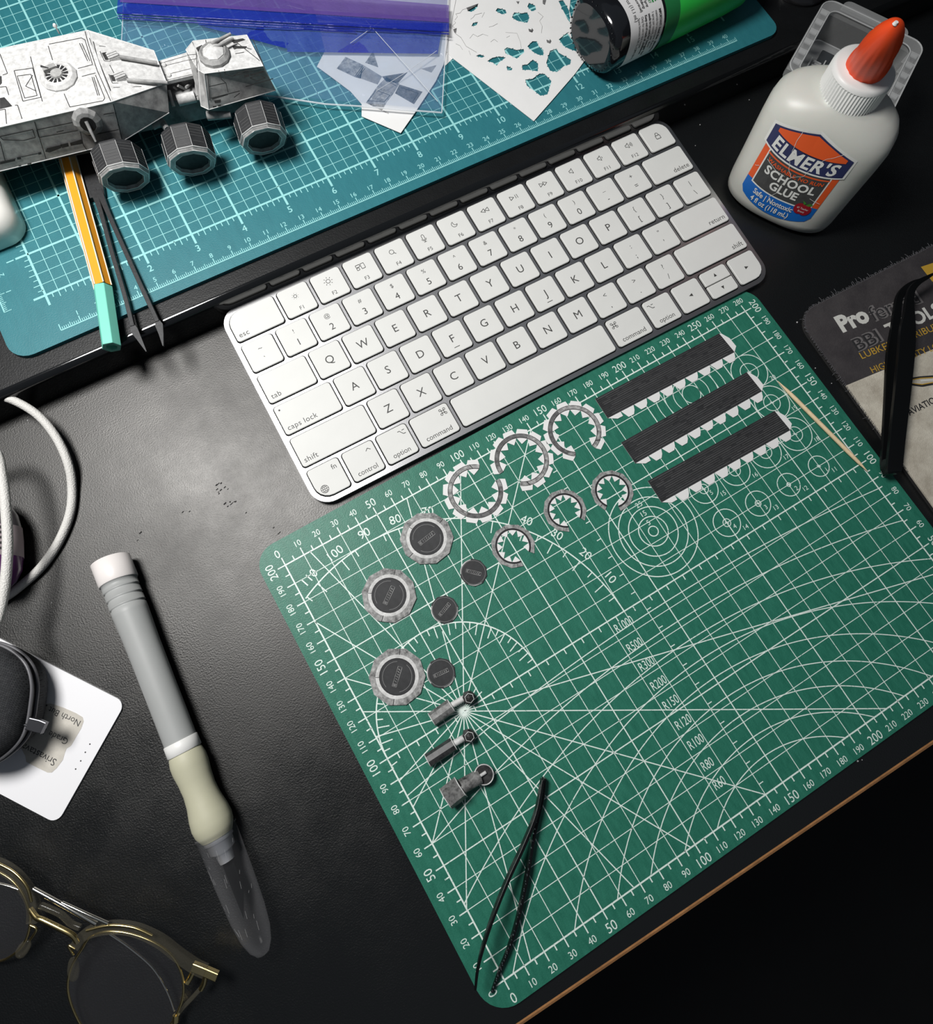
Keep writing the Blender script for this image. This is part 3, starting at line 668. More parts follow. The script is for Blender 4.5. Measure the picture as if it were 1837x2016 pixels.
# ---------------------------------------------------------------- fineliner pen (hexagonal)
M_or = mat('pen_orange', (.90, .36, .02), .35, noise=.03, nscale=50); M_wl = mat('pen_white_stripe', (.85, .80, .68), .4); M_mint = mat('pen_cap_mint', (.20, .66, .52), .4, noise=.03, nscale=90)
A = pt(126, 285, 24.2); B = pt(203, 566, 24.2); C_ = pt(220, 684, 24.2)
t = thing('fineliner_pen', 'hexagonal orange fineliner pen with mint cap, its far end under the paper vehicle', 'pen', (B.x, B.y, 20))
def hexbar(A, B, r, rot=PI / 6):
    d = (B - A).normalized(); s = d.cross(Vector((0, 0, 1))).normalized(); u = s.cross(d)
    return [[P + s * r * math.cos(rot + k * PI / 3) + u * r * math.sin(rot + k * PI / 3) for k in range(6)] for P in (A, B)]
m = MB(); h = hexbar(A, B, 4.15, 0); m.loft([x[::-1] for x in h], smooth=False); m.build('barrel', M_or, t, world=True, bevel=.15)
m = MB()
for k in range(6): m.tube([h[0][k], h[1][k]], .36, 6)
m.build('stripes', M_wl, t, world=True)
m = MB(); h2 = hexbar(B + (C_ - B).normalized() * .4, C_, 4.45, 0); d = (C_ - B).normalized()
h3 = hexbar(C_, C_ + d * .02, 2.6, 0)[0]; h4 = [p - d * 2.2 for p in h3]
m.loft([x[::-1] for x in (h2[0], h2[1], h3, h4)], smooth=False); m.build('cap', M_mint, t, world=True, bevel=.25)
m = MB(); hh = hexbar(B - d * .1, B + d * .5, 3.9, 0); m.loft([x[::-1] for x in hh], smooth=False).build('neck_ring', M_gap, t, world=True)
# ---------------------------------------------------------------- craft knife
M_kg = mat('knife_grey_plastic', (.36, .37, .365), .48, noise=.03, nscale=40); M_kw = mat('knife_white_cap', (.78, .74, .72), .35); M_kwr = mat('knife_white_ring', (.78, .78, .76), .4)
M_kc = mat('knife_cream_rubber', (.50, .49, .36), .55, noise=.04, nscale=40); M_cc = clear('scratched_clear_plastic', (.40, .40, .42), .03, .15, edge=.30); M_steel = mat('bright_steel', (.8, .8, .82), .35, metal=.7)
A = pt(221, 1112, 8.7); B = pt(480, 1778, 8.7); L_ = (B - A).length
t = thing('craft_knife', 'grey craft knife with cream rubber grip and clear blade cap on the black desk', 'craft knife', (A.x, A.y, 0.05))
d = (B - A).normalized(); t.rotation_euler = (0, 0, math.atan2(d.y, d.x))
Tk = Matrix.Translation((0, 0, 8.7)) @ Matrix.Rotation(PI / 2, 4, 'Y')
def kn(prof, name, m_, n=32, lab=None, cap=True): MB().lathe([(r, x) for x, r in prof], n, T=Tk, cap=cap).build(name, m_, t, label=lab)
kn([(-2.6, 0.01), (-2.6, 7.6), (-2.2, 8.4), (8.2, 8.45), (8.9, 8.2)], 'end_cap', M_kw)
gp = [(8.9, 8.2), (9.2, 7.7), (12.2, 7.7)]
for k in range(3): x = 12.2 + k * 4; gp += [(x, 7.8), (x + .4, 7.1), (x + 1.0, 7.1), (x + 1.4, 7.6), (x + 4, 7.6)]
gp += [(30, 7.4), (40, 7.1), (60, 6.9), (85, 6.8)]
kn(gp, 'handle', M_kg)
kn([(85, 6.9), (85.2, 7.15), (90, 7.2), (90.3, 6.9)], 'white_ring', M_kwr)
kn([(90.3, 6.6), (91, 7.0), (94, 7.6), (97, 7.6), (102, 7.0), (107, 6.7), (112, 7.1), (117, 8.1), (121, 8.5), (124, 8.1), (126, 7.2), (127.5, 6.4)], 'rubber_grip', M_kc)
kn([(124.5, 8.7), (125.3, 8.75), (125.4, 8.3), (145, 7.9), (160, 7.2), (168, 6.2), (173, 4.6), (176, 2.5), (176.8, .05)], 'clear_cap', M_cc, cap=False)
kn([(126.6, 6.1), (129, 6.1), (129.3, 5.5), (133, 5.2), (134, 3.6), (138, 3.0)], 'metal_collet', M_steel)
m = MB(); m.box(137, 150, -2.3, 2.3, -.25, .25, T=Matrix.Translation((0, 0, 8.7))); m.add([(150, -2.3, 8.45), (150, 2.3, 8.45), (150, -2.3, 8.95), (150, 2.3, 8.95), (161, -2.2, 8.7)], [(0, 4, 2), (0, 1, 4), (1, 3, 4), (2, 4, 3), (0, 2, 3, 1)]); m.build('blade', M_blackmetal, t)
rnd = random.Random(5); m = MB()
for i in range(26):
    x = 130 + rnd.random() * 34; a = PI / 2 + (rnd.random() - .5) * 2.3; r = 8.45 * math.sqrt(max(.05, 1 - max(0, x - 140) ** 2 / 1450)) * .93; l = 1 + rnd.random() * 4.5
    m.tube([(x, r * math.cos(a), 8.7 + r * math.sin(a)), (x + l * .8, r * .96 * math.cos(a + .05), 8.7 + r * .96 * math.sin(a + .05))], .035, 4)
m.build('scratches', mat('scratch_white', (.6, .6, .6), .6), t)
tag(t.children[-1] if False else bpy.data.objects['scratches'], None, None, kind='stuff')
# ---------------------------------------------------------------- white card with torn label
M_card = mat('white_card_plastic', (.86, .86, .88), .4); M_stk = mat('worn_cream_sticker', (.58, .55, .49), .7, noise=.12, nscale=150)
M_ink = mat('dark_ink', (.05, .05, .05), .7)
TR = pt(247, 1383, 1.0); BR_ = pt(112, 1622, 1.0); e = (BR_ - TR).normalized(); s = Vector((e.y, -e.x, 0)); s = s if s.x < 0 else -s
t = thing('name_card', 'white plastic card with a worn cream name label, half under the black pouch', 'card', (TR.x, TR.y, .05)); t.rotation_euler = (0, 0, math.atan2(-s.y, -s.x))
ang = t.rotation_euler.z; HH = (BR_ - TR).length; cc, ss = math.cos(ang), math.sin(ang)
def loc_(u, v): q = pt(u, v, 1.0) - TR; return (q.x * cc + q.y * ss, -q.x * ss + q.y * cc)
yb = loc_(112, 1622)[1]; y0, y1 = min(0, yb), max(0, yb)
MB().prism(rrect(-88, 0, y0, y1, 4.2), 0, .95).build('card_body', M_card, t, bevel=.15)
sp = [(66, 1382), (92, 1386), (100, 1385), (125, 1393), (150, 1404), (163, 1412), (165, 1420), (160, 1434), (140, 1468), (131, 1474), (128, 1482), (124, 1496), (112, 1512), (102, 1521), (94, 1521), (75, 1512), (52, 1500), (50, 1488), (40, 1470)]
MB().prism([loc_(*q) for q in sp], .95, 1.05).build('sticker', M_stk, t)
m = MB(); w = lambda u, v: loc_(u, v)
def card_text(tx, u, v, u2, v2, h):
    a, b = w(u, v), w(u2, v2); m.text(tx, a[0], a[1], 1.08, h, math.atan2(b[1] - a[1], b[0] - a[0]), align='L')
card_text('North But 2', 157, 1425, 100, 1398, 2.6); card_text('Grade 11', 133, 1461, 84, 1438, 2.6); card_text('Srivastava', 109, 1502, 54, 1474, 3.0)
m.build('sticker_print', M_ink, t)
m = MB()
for q in ((177, 1465), (168, 1481), (159, 1498), (149, 1514)): c = w(*q); m.lathe([(.35, .96), (.35, .99)], 8, T=Matrix.Translation((c[0], c[1], 0)))
m.build('pin_marks', M_ink, t)
# ---------------------------------------------------------------- black zip pouch
def weave():
    m, t, n, b = new_mat('black_woven_nylon'); L = t.links.new; tc = n.new('ShaderNodeTexCoord'); w1 = n.new('ShaderNodeTexBrick')
    w1.inputs['Scale'].default_value = 620; w1.inputs['Mortar Size'].default_value = .03; w1.inputs['Color1'].default_value = (.028, .030, .033, 1); w1.inputs['Color2'].default_value = (.045, .047, .05, 1); w1.inputs['Mortar'].default_value = (.006, .006, .006, 1)
    w1.inputs['Brick Width'].default_value = .6; w1.inputs['Row Height'].default_value = .4
    L(tc.outputs['Object'], w1.inputs['Vector']); L(w1.outputs['Color'], b.inputs['Base Color']); b.inputs['Roughness'].default_value = .8; b.inputs['Specular IOR Level'].default_value = .2
    u = n.new('ShaderNodeBump'); u.inputs['Strength'].default_value = .8; u.inputs['Distance'].default_value = .0004; u.invert = True
    L(w1.outputs['Fac'], u.inputs['Height']); L(u.outputs['Normal'], b.inputs['Normal']); return m
M_weave = weave(); M_pipe = mat('black_piping', (.02, .02, .022), .4); M_gun = mat('gunmetal', (.12, .12, .13), .3, metal=.9)
out = [pt(u, v, 10) for u, v in [(-100, 1300), (-60, 1268), (-20, 1262), (20, 1268), (52, 1285), (74, 1310), (83, 1345), (80, 1385), (74, 1420), (62, 1450), (35, 1478), (0, 1498), (-50, 1500), (-100, 1470), (-125, 1390)]]
out = [Vector(v) for v in catmull(out + [out[0]], 4)[:-1]]
cen = sum(out, Vector()) / len(out)
t = thing('zip_pouch', 'black woven zip pouch with gunmetal pull resting on the white card', 'pouch', (cen.x, cen.y, 1.1))
def scl(k, z): return [(cen.x + (p.x - cen.x) * k, cen.y + (p.y - cen.y) * k, z) for p in out]
MB().loft([scl(k, z) for k, z in ((.78, 1.6), (.9, 3.2), (.975, 8), (1, 13.5), (.955, 14.2))][::-1] if False else [scl(k, z) for k, z in ((.78, 1.6), (.9, 3.2), (.975, 8), (.99, 13.2))]).build('lower_shell', M_weave, t, world=True)
MB().loft([scl(k, z) for k, z in ((.99, 16.8), (.96, 19.6), (.9, 22), (.78, 24.2), (.55, 25.8), (.25, 26.6))]).build('upper_shell', M_weave, t, world=True)
MB().loft([scl(k, z) for k, z in ((.96, 13.0), (.975, 13.4), (.975, 16.6), (.96, 17))], smooth=False).build('zip_band', M_pipe, t, world=True)
m = MB(); r1 = [Vector(p) for p in scl(.995, 17.0)]; r2 = [Vector(p) for p in scl(.995, 13.0)]; m.tube(r1 + [r1[0], r1[1]], .75, 8); m.tube(r2 + [r2[0], r2[1]], .75, 8); m.build('piping', mat('grey_piping', (.14, .14, .15), .35), t, world=True)
m = MB(); m.tube([pt(-8, 1416, 17.5), pt(20, 1423, 17.6), pt(60, 1429, 17.8)], .55, 8); m.build('pull_bar', M_gun, t, world=True)
m = MB(); blade(m, [(57, 1424, 17.5, 5.0), (76, 1429, 17.3, 5.2), (88, 1433, 17.0, 4.8)], 2.4); m.build('zip_pull', M_gun, t, world=True, bevel=.4)
# ---------------------------------------------------------------- braided cable
def braid():
    m, t, n, b = new_mat('white_braided_sleeve'); L = t.links.new; tc = n.new('ShaderNodeTexCoord'); x = n.new('ShaderNodeTexVoronoi'); x.inputs['Scale'].default_value = 1500
    L(tc.outputs['Object'], x.inputs['Vector']); u = n.new('ShaderNodeBump'); u.inputs['Strength'].default_value = .6; u.inputs['Distance'].default_value = .0003
    L(x.outputs['Distance'], u.inputs['Height']); L(u.outputs['Normal'], b.inputs['Normal']); b.inputs['Base Color'].default_value = (.66, .65, .62, 1); b.inputs['Roughness'].default_value = .6; return m
M_braid = braid()
cp = catmull([pt(u, v, z) for u, v, z in [(-60, 770, 14), (-15, 777, 14), (30, 790, 13), (75, 818, 11), (110, 860, 8.5), (134, 912, 6), (142, 960, 3), (138, 1010, 2.3), (118, 1062, 2.2), (85, 1112, 2.2), (45, 1150, 2.4), (2, 1180, 3.0), (-50, 1195, 6), (-110, 1160, 12), (-130, 1040, 16), (-100, 930, 20), (-45, 880, 24), (-8, 890, 26), (6, 950, 27), (13, 1020, 27), (15, 1080, 27), (10, 1150, 26), (-2, 1210, 26), (-20, 1260, 34)]], 8)
t = thing('charging_cable', 'white braided charging cable looping in from the left edge of the desk', 'cable', (cp[60].x, cp[60].y, .1))
MB().tube(cp, 2.05, 12).build('sleeve', M_braid, t, world=True)
# ---------------------------------------------------------------- purple bottle
M_pur = mat('purple_gel', (.12, .03, .14), .25, noise=.3, nscale=60, coat=.4); M_plab = mat('pale_bottle_label', (.50, .42, .44), .5); M_pcl = mat('bottle_clear_grey', (.10, .09, .10), .2)
A = pt(-22, 985, 13); B = pt(-20, 1160, 13); d = (B - A).normalized()
t = thing('purple_bottle', 'small purple bottle with pale label lying behind the white cable', 'bottle', (A.x, A.y, 0.1)); t.rotation_euler = (0, 0, math.atan2(d.y, d.x)); Lb_ = (B - A).length
def bot(prof, name, m_, lab=None, ex=0): MB().lathe([(r, x) for x, r in prof], 32, T=Matrix.Translation((0, 0, 12.6)) @ Matrix.Rotation(PI / 2, 4, 'Y')).build(name, m_, t, label=lab)
bot([(-2, 3), (2, 7.5), (8, 10.8), (14, 12.2)], 'shoulder', M_pcl)
bot([(14, 12.25), (20, 12.6), (28, 12.6), (28.1, 12.5)], 'label', M_plab)
bot([(28.1, 12.4), (34, 11.8), (39, 9.5), (42, 6.5), (43, 0.1)], 'body', M_pur)
m = MB()
for k in range(4): m.text(('DIR', 'SK 5', 'MP EX', 'AR 10')[k], 0, 0, 0, 1.7, 0, T=None)
for k in range(5): m.box(15 + k * 2.4, 16.0 + k * 2.4, -3 - .4 * (k % 3), 2.2, 12.55, 12.75, T=Matrix.Translation((0, 0, 12.6)) @ Matrix.Rotation(-.9, 4, 'X'))
m2 = MB(); m2.v, m2.f, m2.m, m2.sm = m.v[-40:], [tuple(i - (len(m.v) - 40) for i in f) for f in m.f[-30:]], m.m[-30:], m.sm[-30:]
m2.build('label_print', M_ink, t)
# ---------------------------------------------------------------- white charger block
M_wh = mat('white_gloss_plastic', (.72, .72, .68), .25, coat=.3)
c1 = pt(58, 474, 20); t = thing('white_case', 'rounded glossy white plastic case at the left edge, under the paper vehicle', 'case', (c1.x, c1.y, 20), TA)
m = MB(); X1 = pt(58, 400, 20); 
pf = [(.0, 0.02), (.0, 1.5), (0, 9), (1.2, 12.5), (3.5, 14.2), (6, 14.6)]
m.loft([[(x, y, z) for x, y in rrect(-62 + k * .4, 2 - k, 0 + k, 62 - k, max(2, 10 - k * .6), 8)] for k, z in ((1.2, .05), (0, 1.2), (0, 9), (1.2, 12.5), (3.5, 14.2), (6, 14.6))]); m.build('shell', M_wh, t)
from mathutils.geometry import tessellate_polygon
# ---------------------------------------------------------------- white glue bottle (standing, leaning slightly back)
M_hdpe = mat('translucent_white_bottle', (.62, .62, .57), .38, noise=.03, nscale=30, sss=.15); M_cap = mat('white_ribbed_cap', (.80, .80, .78), .4); M_orc = mat('orange_nozzle', (.86, .075, .015), .4)
gB = Vector((342.4, 248.7, 0)); gphi = -1.02
t = thing('glue_bottle', 'white school glue bottle with orange nozzle standing on the black desk', 'bottle', (gB.x, gB.y, .1), gphi)
def gctr(z):     # sideways drift of the section centres (the bottle leans back)
    k = z / 72.0; q = Vector((4.0 * k, 12.0 * k)); c, s = math.cos(-gphi), math.sin(-gphi); return (q.x * c - q.y * s, q.x * s + q.y * c)
def sup(a, b, e, n=48):
    o = []
    for i in range(n):
        th = 2 * PI * i / n; c, s = math.cos(th), math.sin(th)
        o.append((a * abs(c) ** (2 / e) * (1 if c >= 0 else -1), b * abs(s) ** (2 / e) * (1 if s >= 0 else -1)))
    return o
GP = [(0, 27, 11.5, 2.4), (.8, 29.5, 14.5, 2.5), (3, 31.3, 16.5, 2.6), (7, 31.8, 17, 2.7), (20, 32.2, 17, 2.7), (40, 33, 17, 2.7), (47, 33, 17, 2.7), (52, 32, 16.6, 2.6), (56, 29.2, 15.6, 2.4), (59, 25, 14.4, 2.2), (61, 19.5, 13.4, 2.1), (62, 15, 12.8, 2.0), (63, 14, 12.6, 2.0)]
GP = [(z * .95, a, b * 1.145, e) for z, a, b, e in GP]
def gsec(z):
    for (z0, a0, b0, e0), (z1, a1, b1, e1) in zip(GP, GP[1:]):
        if z0 <= z <= z1: k = (z - z0) / (z1 - z0); return a0 + (a1 - a0) * k, b0 + (b1 - b0) * k, e0 + (e1 - e0) * k
    return GP[-1][1:]
rings = []
for z, a, b, e in GP: c = gctr(z); rings.append([(x + c[0] + 0, y + c[1], z) for x, y in sup(a, b, e)])
MB().loft(rings).build('body', M_hdpe, t)
cc_ = gctr(66)
m = MB(); N = 120; k0 = gctr(59); k1 = gctr(69); R0_ = lambda i: 14.6 + (.35 if i % 2 else -.15)
m.loft([[(R0_(i) * math.cos(2 * PI * i / N) + k0[0], R0_(i) * math.sin(2 * PI * i / N) + k0[1], 58.5) for i in range(N)], [(R0_(i) * math.cos(2 * PI * i / N) + k1[0] * .93 + k0[0] * .07, R0_(i) * math.sin(2 * PI * i / N) + k1[1] * .93 + k0[1] * .07, 67.2) for i in range(N)]], smooth=False)
m.lathe([(14.9, 0), (14.5, 1.4), (13.4, 2.1), (8, 2.3), (7.6, 3.2), (6.4, 4.0)], 48, T=Matrix.Translation((k1[0] * .93 + k0[0] * .07, k1[1] * .93 + k0[1] * .07, 67.2))); m.build('cap', M_cap, t)
tipw = pt(1763, 46, 98); nz = k1; c_, s_2 = math.cos(-gphi), math.sin(-gphi); q = tipw - gB; tl_ = Vector((q.x * c_ - q.y * s_2, q.x * s_2 + q.y * c_, 98)); nb = Vector((k1[0] * .93 + k0[0] * .07, k1[1] * .93 + k0[1] * .07, 69.6))
nzp = [(0, 8.6), (.03, 9.3), (.10, 9.2), (.14, 8.3), (.3, 8.0), (.45, 7.7), (.6, 7.1), (.74, 6.0), (.86, 4.5), (.94, 2.9), (.98, 1.6), (1.0, .8)]
dn = (tl_ - nb).normalized(); sx_ = dn.orthogonal().normalized(); sy_ = dn.cross(sx_)
m = MB(); N = 64
m.loft([[nb.lerp(tl_, a) + (sx_ * math.cos(2 * PI * i / N) + sy_ * math.sin(2 * PI * i / N)) * (r + (.22 if .12 < a < .62 and i % 4 < 2 else 0)) for i in range(N)] for a, r in nzp]); m.build('nozzle', M_orc, t)
MB().lathe([(1.1, 0), (.8, .9)], 12, T=Matrix.Translation(tl_ - Vector((0, 0, .4)))).build('nozzle_tip', M_cap, t)
# label wrapped on the front (u across, z up, both in mm)
def gmap(u, v, off):
    z = 24.5 + v; c = gctr(z); a, b, e = gsec(z); x = -2.5 + u; x = max(-a * .97, min(a * .97, x))
    y = -b * (1 - abs(x / a) ** e) ** (1 / e); return (x + c[0], y + c[1] - off, z)
def clip_strip(poly, a, b):
    for s, lim in ((1, a), (-1, b)):
        out = []
        for i in range(len(poly)):
            p, q = poly[i], poly[(i + 1) % len(poly)]; ip = s * (p[0] - lim) >= -1e-9; iq = s * (q[0] - lim) >= -1e-9
            if ip: out.append(p)
            if ip != iq: k = (lim - p[0]) / (q[0] - p[0]); out.append((lim, p[1] + (q[1] - p[1]) * k))
        poly = out
        if not poly: return []
    return poly
def cpoly(m, poly, off, mi, fmap, step=2.0):
    x0 = min(p[0] for p in poly); x1 = max(p[0] for p in poly); n = max(1, int((x1 - x0) / step))
    for i in range(n):
        q = clip_strip(poly, x0 + (x1 - x0) * i / n, x0 + (x1 - x0) * (i + 1) / n)
        if len(q) >= 3: m.add([fmap(u, v, off) for u, v in q], [tuple(range(len(q)))], mi)
def ctext(m, txt, x, y, h, mi, fmap, off, rot=0, sx=1.0, bold=0.0, align='C', shear=0, arcf=None, space=1.0):
    k = MB(); k.text(txt, x, y, 0, h, rot, sx=sx, bold=bold, align=align, shear=shear, space=space)
    f2 = (lambda p: fmap(p[0], p[1] + (arcf(p[0]) if arcf else 0), off)); m.add([f2(p) for p in k.v], k.f, mi)
LM = [mat('label_white', (.75, .75, .72), .4), mat('label_navy', (.025, .03, .10), .4), mat('label_orange_red', (.75, .10, .02), .4), mat('label_grey', (.055, .055, .055), .45, noise=.2, nscale=300), mat('label_blue', (.01, .13, .48), .4), mat('label_apple_red', (.30, .01, .02), .4), mat('label_green', (.05, .22, .03), .4)]
m = MB(); W_ = 20.8
arcd = lambda u: -3.4 * (1 - (u / 22.0) ** 2)
arc2 = lambda u: -2.0 * (1 - (u / 20.0) ** 2)
lo = lambda v, w, f=arcd: [(x, v + f(x)) for x in [-w + i * 2 * w / 12 for i in range(13)]]
body = lo(-14.5, W_ - 2, lambda u: -3.6 * (1 - (u / 19) ** 2)) + [(W_, -12), (W_, 12), (-W_, 12), (-W_, -12)]
cpoly(m, body, .12, 2, gmap)
cpoly(m, lo(-14.5, W_ - 2, lambda u: -3.6 * (1 - (u / 19) ** 2)) + [(W_, -12), (W_, -6.2), (-W_, -6.2), (-W_, -12)], .16, 4, gmap)
cpoly(m, lo(-7.0, 17.6, arc2) + [(17.6, 11.5), (-17.6, 11.5)], .2, 0, gmap)
cpoly(m, lo(-6.3, 16.9, arc2) + [(16.9, 11), (-16.9, 11)], .24, 3, gmap)
cpoly(m, lo(10.0, 17.2) + lo(10.7, 17.2)[::-1], .27, 2, gmap)
cpoly(m, lo(11.6, 22.6) + [(22.6, 21.4), (0, 27.2), (-22.6, 21.4)], .30, 0, gmap)
cpoly(m, lo(12.4, 21.4) + [(21.4, 20.6), (0, 26.0), (-21.4, 20.6)], .34, 1, gmap)
cpoly(m, lo(20.0, 18.5) + [(18.5, 20.6), (0, 25.2), (-18.5, 20.6)], .38, 2, gmap)
m.build('front_label', LM, t)
m = MB()
ctext(m, "ELMER'S", 0, 16.3, 5.6, 0, gmap, .47, bold=.03, sx=1.12, arcf=arcd, shear=.12, space=1.12)
ctext(m, 'WASHABLE, NO RUN', 0, 8.2, 1.75, 2, gmap, .44, bold=.02, sx=1.24, arcf=arcd, space=1.05)
ctext(m, 'SCHOOL', 0, 3.1, 3.9, 0, gmap, .44, bold=.03, sx=1.2, arcf=arc2, space=1.08)
ctext(m, 'GLUE', 0, -2.7, 3.8, 0, gmap, .44, bold=.03, sx=1.2, arcf=lambda u: arc2(u) * .6)
ctext(m, 'Safe | Nontoxic', -2.0, -9.2, 2.6, 0, gmap, .44, bold=.02, sx=1.0, arcf=arc2)
ctext(m, '4 fl oz (118 mL)', -2.0, -12.9, 2.6, 0, gmap, .44, bold=.02, sx=.95, arcf=arc2)
for cx_ in (12.4, 15.4): cpoly(m, [(cx_ + 3.1 * math.cos(a * PI / 8), -8.4 + 3.0 * math.sin(a * PI / 8)) for a in range(16)], .42 + (cx_ > 13) * .01, 5, gmap)
cpoly(m, [(13.2, -6.0), (11.6, -3.8), (14, -4.8)], .45, 6, gmap); cpoly(m, [(14, -5.8), (15.4, -4.3), (17.6, -4.6), (16, -6)], .45, 6, gmap)
ctext(m, '#1 Teacher', 13.9, -7.9, 1.0, 0, gmap, .47, sx=.9); ctext(m, 'Brand', 13.9, -9.6, 1.0, 0, gmap, .47)
rnd = random.Random(9)
for path in ([(-8, 24), (-8, 18), (-6.5, 12), (-4, 7), (-.5, 4), (-2.5, 0), (-2, -5), (-5, -10)], [(15, 22.5), (9, 18), (6, 13), (4.5, 7), (-.5, 4)], [(-16, 6), (-9, 3.5), (-4, 3)], [(-20, 0), (-18, 1)], [(20, -3), (14, -2)]):
    for (xa, ya), (xb, yb) in zip(path, path[1:]):
        n = 4; prev = (xa, ya)
        for i in range(1, n + 1):
            q = (xa + (xb - xa) * i / n + (rnd.random() - .5) * .5, ya + (yb - ya) * i / n + (rnd.random() - .5) * .3); dx, dy = q[0] - prev[0], q[1] - prev[1]; l = math.hypot(dx, dy); nx, ny = -dy / l * .09, dx / l * .09
            m.add([gmap(prev[0] - nx, prev[1] - ny, .5), gmap(q[0] - nx, q[1] - ny, .5), gmap(q[0] + nx, q[1] + ny, .5), gmap(prev[0] + nx, prev[1] + ny, .5)], [(0, 1, 2, 3)], 0); prev = q
m.build('label_print', LM, t)
# ---------------------------------------------------------------- clear plastic organiser box behind the glue
M_clr = clear('clear_polystyrene', (.55, .56, .56), .20, .25); M_clr2 = clear('clear_polystyrene_edge', (.70, .71, .71), .42, .25)
TLc = pt(1622, 4, 31); TRc = pt(1815, 96, 31); ax_ = (TRc - TLc).normalized(); ay_ = Vector((-ax_.y, ax_.x, 0))
WW = (TRc - TLc).length; t = thing('clear_box', 'empty-looking clear plastic organiser box on the desk behind the glue bottle', 'box', (TLc.x, TLc.y, 17.98), math.atan2(ax_.y, ax_.x))
HL = 60
m = MB(); o_ = rrect(0, WW, -HL, 0, 7, 6); i_ = rrect(5.5, WW - 5.5, -HL + 2.5, -6, 5, 6); b_ = rrect(7, WW - 7, -HL + 4, -7.5, 4, 6)
m.loft([[(x, y, .4) for x, y in b_], [(x, y, 14.4) for x, y in i_]], cap=False); m.prism(b_, .1, .9); m.build('tray', M_clr, t)
m = MB(); m.loft([[(x, y, 9) for x, y in o_], [(x, y, 15.2) for x, y in o_], [(x, y, 15.2) for x, y in i_]], cap=False, smooth=False); m.build('lid_rim', M_clr, t)
m = MB(); m.tube([(x, y, 15.3) for x, y in o_] + [(o_[0][0], o_[0][1], 15.3)], .38, 6); m.tube([(x, y, 15.3) for x, y in i_] + [(i_[0][0], i_[0][1], 15.3)], .3, 6)
m.tube([(x, y, 1) for x, y in b_] + [(b_[0][0], b_[0][1], 1)], .3, 6); m.build('bright_edges', M_clr2, t)
for k in range(6):
    for s, x in ((0, .3), (1, WW - 5.6)): y = -9 - k * 8.2; m = MB(); m.box(x, x + 5.3, y, y + .7, 9, 15.1).box(x + .5, x + 4.6, y - 2.2, y, 14.2, 14.8); m.build('rib', M_clr2, t)
m = MB(); m.prism(rrect(10, WW - 11, -.5, 5.2, (1, 1, 4.5, 4.5), 5), 13.2, 15.4).build('latch_tab', M_clr, t, bevel=.3)
m = MB(); m.prism(rrect(14, WW - 15, -30, -14, 1, 3), 1.0, 1.6).build('divider_panel', mat('dark_insert', (.04, .045, .05), .4), t)
m = MB(); [m.box(12.5 + (k % 2) * 1.0, 17, -26 - k * 1.7, -25.3 - k * 1.7, 2, 2.6) for k in range(6)]; m.box(10.5, 11.2, -37, -24, 2, 2.7).box(18.2, 18.8, -38, -22, 2, 2.7); m.build('moulded_scale', M_clr2, t)
# ---------------------------------------------------------------- round base of something black at the top edge
c = pt(1575, -28, 18.0); t = thing('round_black_base', 'glossy round black base cut off by the top edge, behind the teal mat corner', 'stand', (c.x, c.y, 18.0 if False else 18.0))
m = MB(); m.lathe([(16.5, 0.02), (16.8, 1.2), (15.8, 2.3), (11, 3.2), (10.4, 5), (5, 7), (2.4, 8), (2.2, 30)], 48); m.build('base', mat('gloss_black_plastic', (.01, .01, .011), .22, coat=.3), t)
# ---------------------------------------------------------------- shop rag / mouse pad
def fabric(name, c, c2):
    m, t, n, b = new_mat(name); L = t.links.new; tc = n.new('ShaderNodeTexCoord'); x = n.new('ShaderNodeTexNoise'); x.inputs['Scale'].default_value = 55; x.inputs['Detail'].default_value = 8; x.inputs['Roughness'].default_value = .75
    L(tc.outputs['Object'], x.inputs['Vector']); r = n.new('ShaderNodeValToRGB'); r.color_ramp.elements[0].position = .35; r.color_ramp.elements[1].position = .65; r.color_ramp.elements[0].color = (*c, 1); r.color_ramp.elements[1].color = (*c2, 1)
    L(x.outputs['Fac'], r.inputs['Fac']); L(r.outputs['Color'], b.inputs['Base Color']); b.inputs['Roughness'].default_value = .95; b.inputs['Specular IOR Level'].default_value = .15
    y = n.new('ShaderNodeTexNoise'); y.inputs['Scale'].default_value = 1600; L(tc.outputs['Object'], y.inputs['Vector']); u = n.new('ShaderNodeBump'); u.inputs['Strength'].default_value = .5; u.inputs['Distance'].default_value = .0003
    L(y.outputs['Fac'], u.inputs['Height']); L(u.outputs['Normal'], b.inputs['Normal']); return m
M_cloth = fabric('cream_worn_cloth', (.42, .38, .31), (.68, .64, .54)); M_clothd = fabric('charcoal_printed_cloth', (.036, .033, .036), (.062, .057, .059)); M_fray = mat('frayed_thread', (.14, .14, .15), .9)
M_rub = mat('pad_rubber', (.02, .02, .02), .8)
t = thing('mouse_pad', 'worn printed cloth mouse pad with frayed rounded corner at the right edge', 'mouse pad', (303, 184.5, .05), -.036)
pad = rrect(0, 140, -135, 0, (8, 8, 8, 13), 8)
MB().prism(pad, 0, 1.5).build('rubber_base', M_rub, t); 
dark = [p for p in pad if p[1] > -47]; 
m = MB(); m.prism([(0.1, -135 + 8), (8, -135), (132, -135), (140, -127), (140, -59), (0.05, -46.5)], 1.5, 2.3).build('cloth', M_cloth, t)
m = MB(); m.prism([(0.05, -46.5)] + [(140, -59)] + [p for p in pad if p[1] > -20], 1.5, 2.3); m.build('dark_printed_cloth', M_clothd, t)
m = MB(); rnd = random.Random(11); per = [p for p in pad if p[1] > -20 or p[0] < 1]
per = sorted([p for p in pad if (p[0] < 70 and p[1] > -100)], key=lambda p: 0)
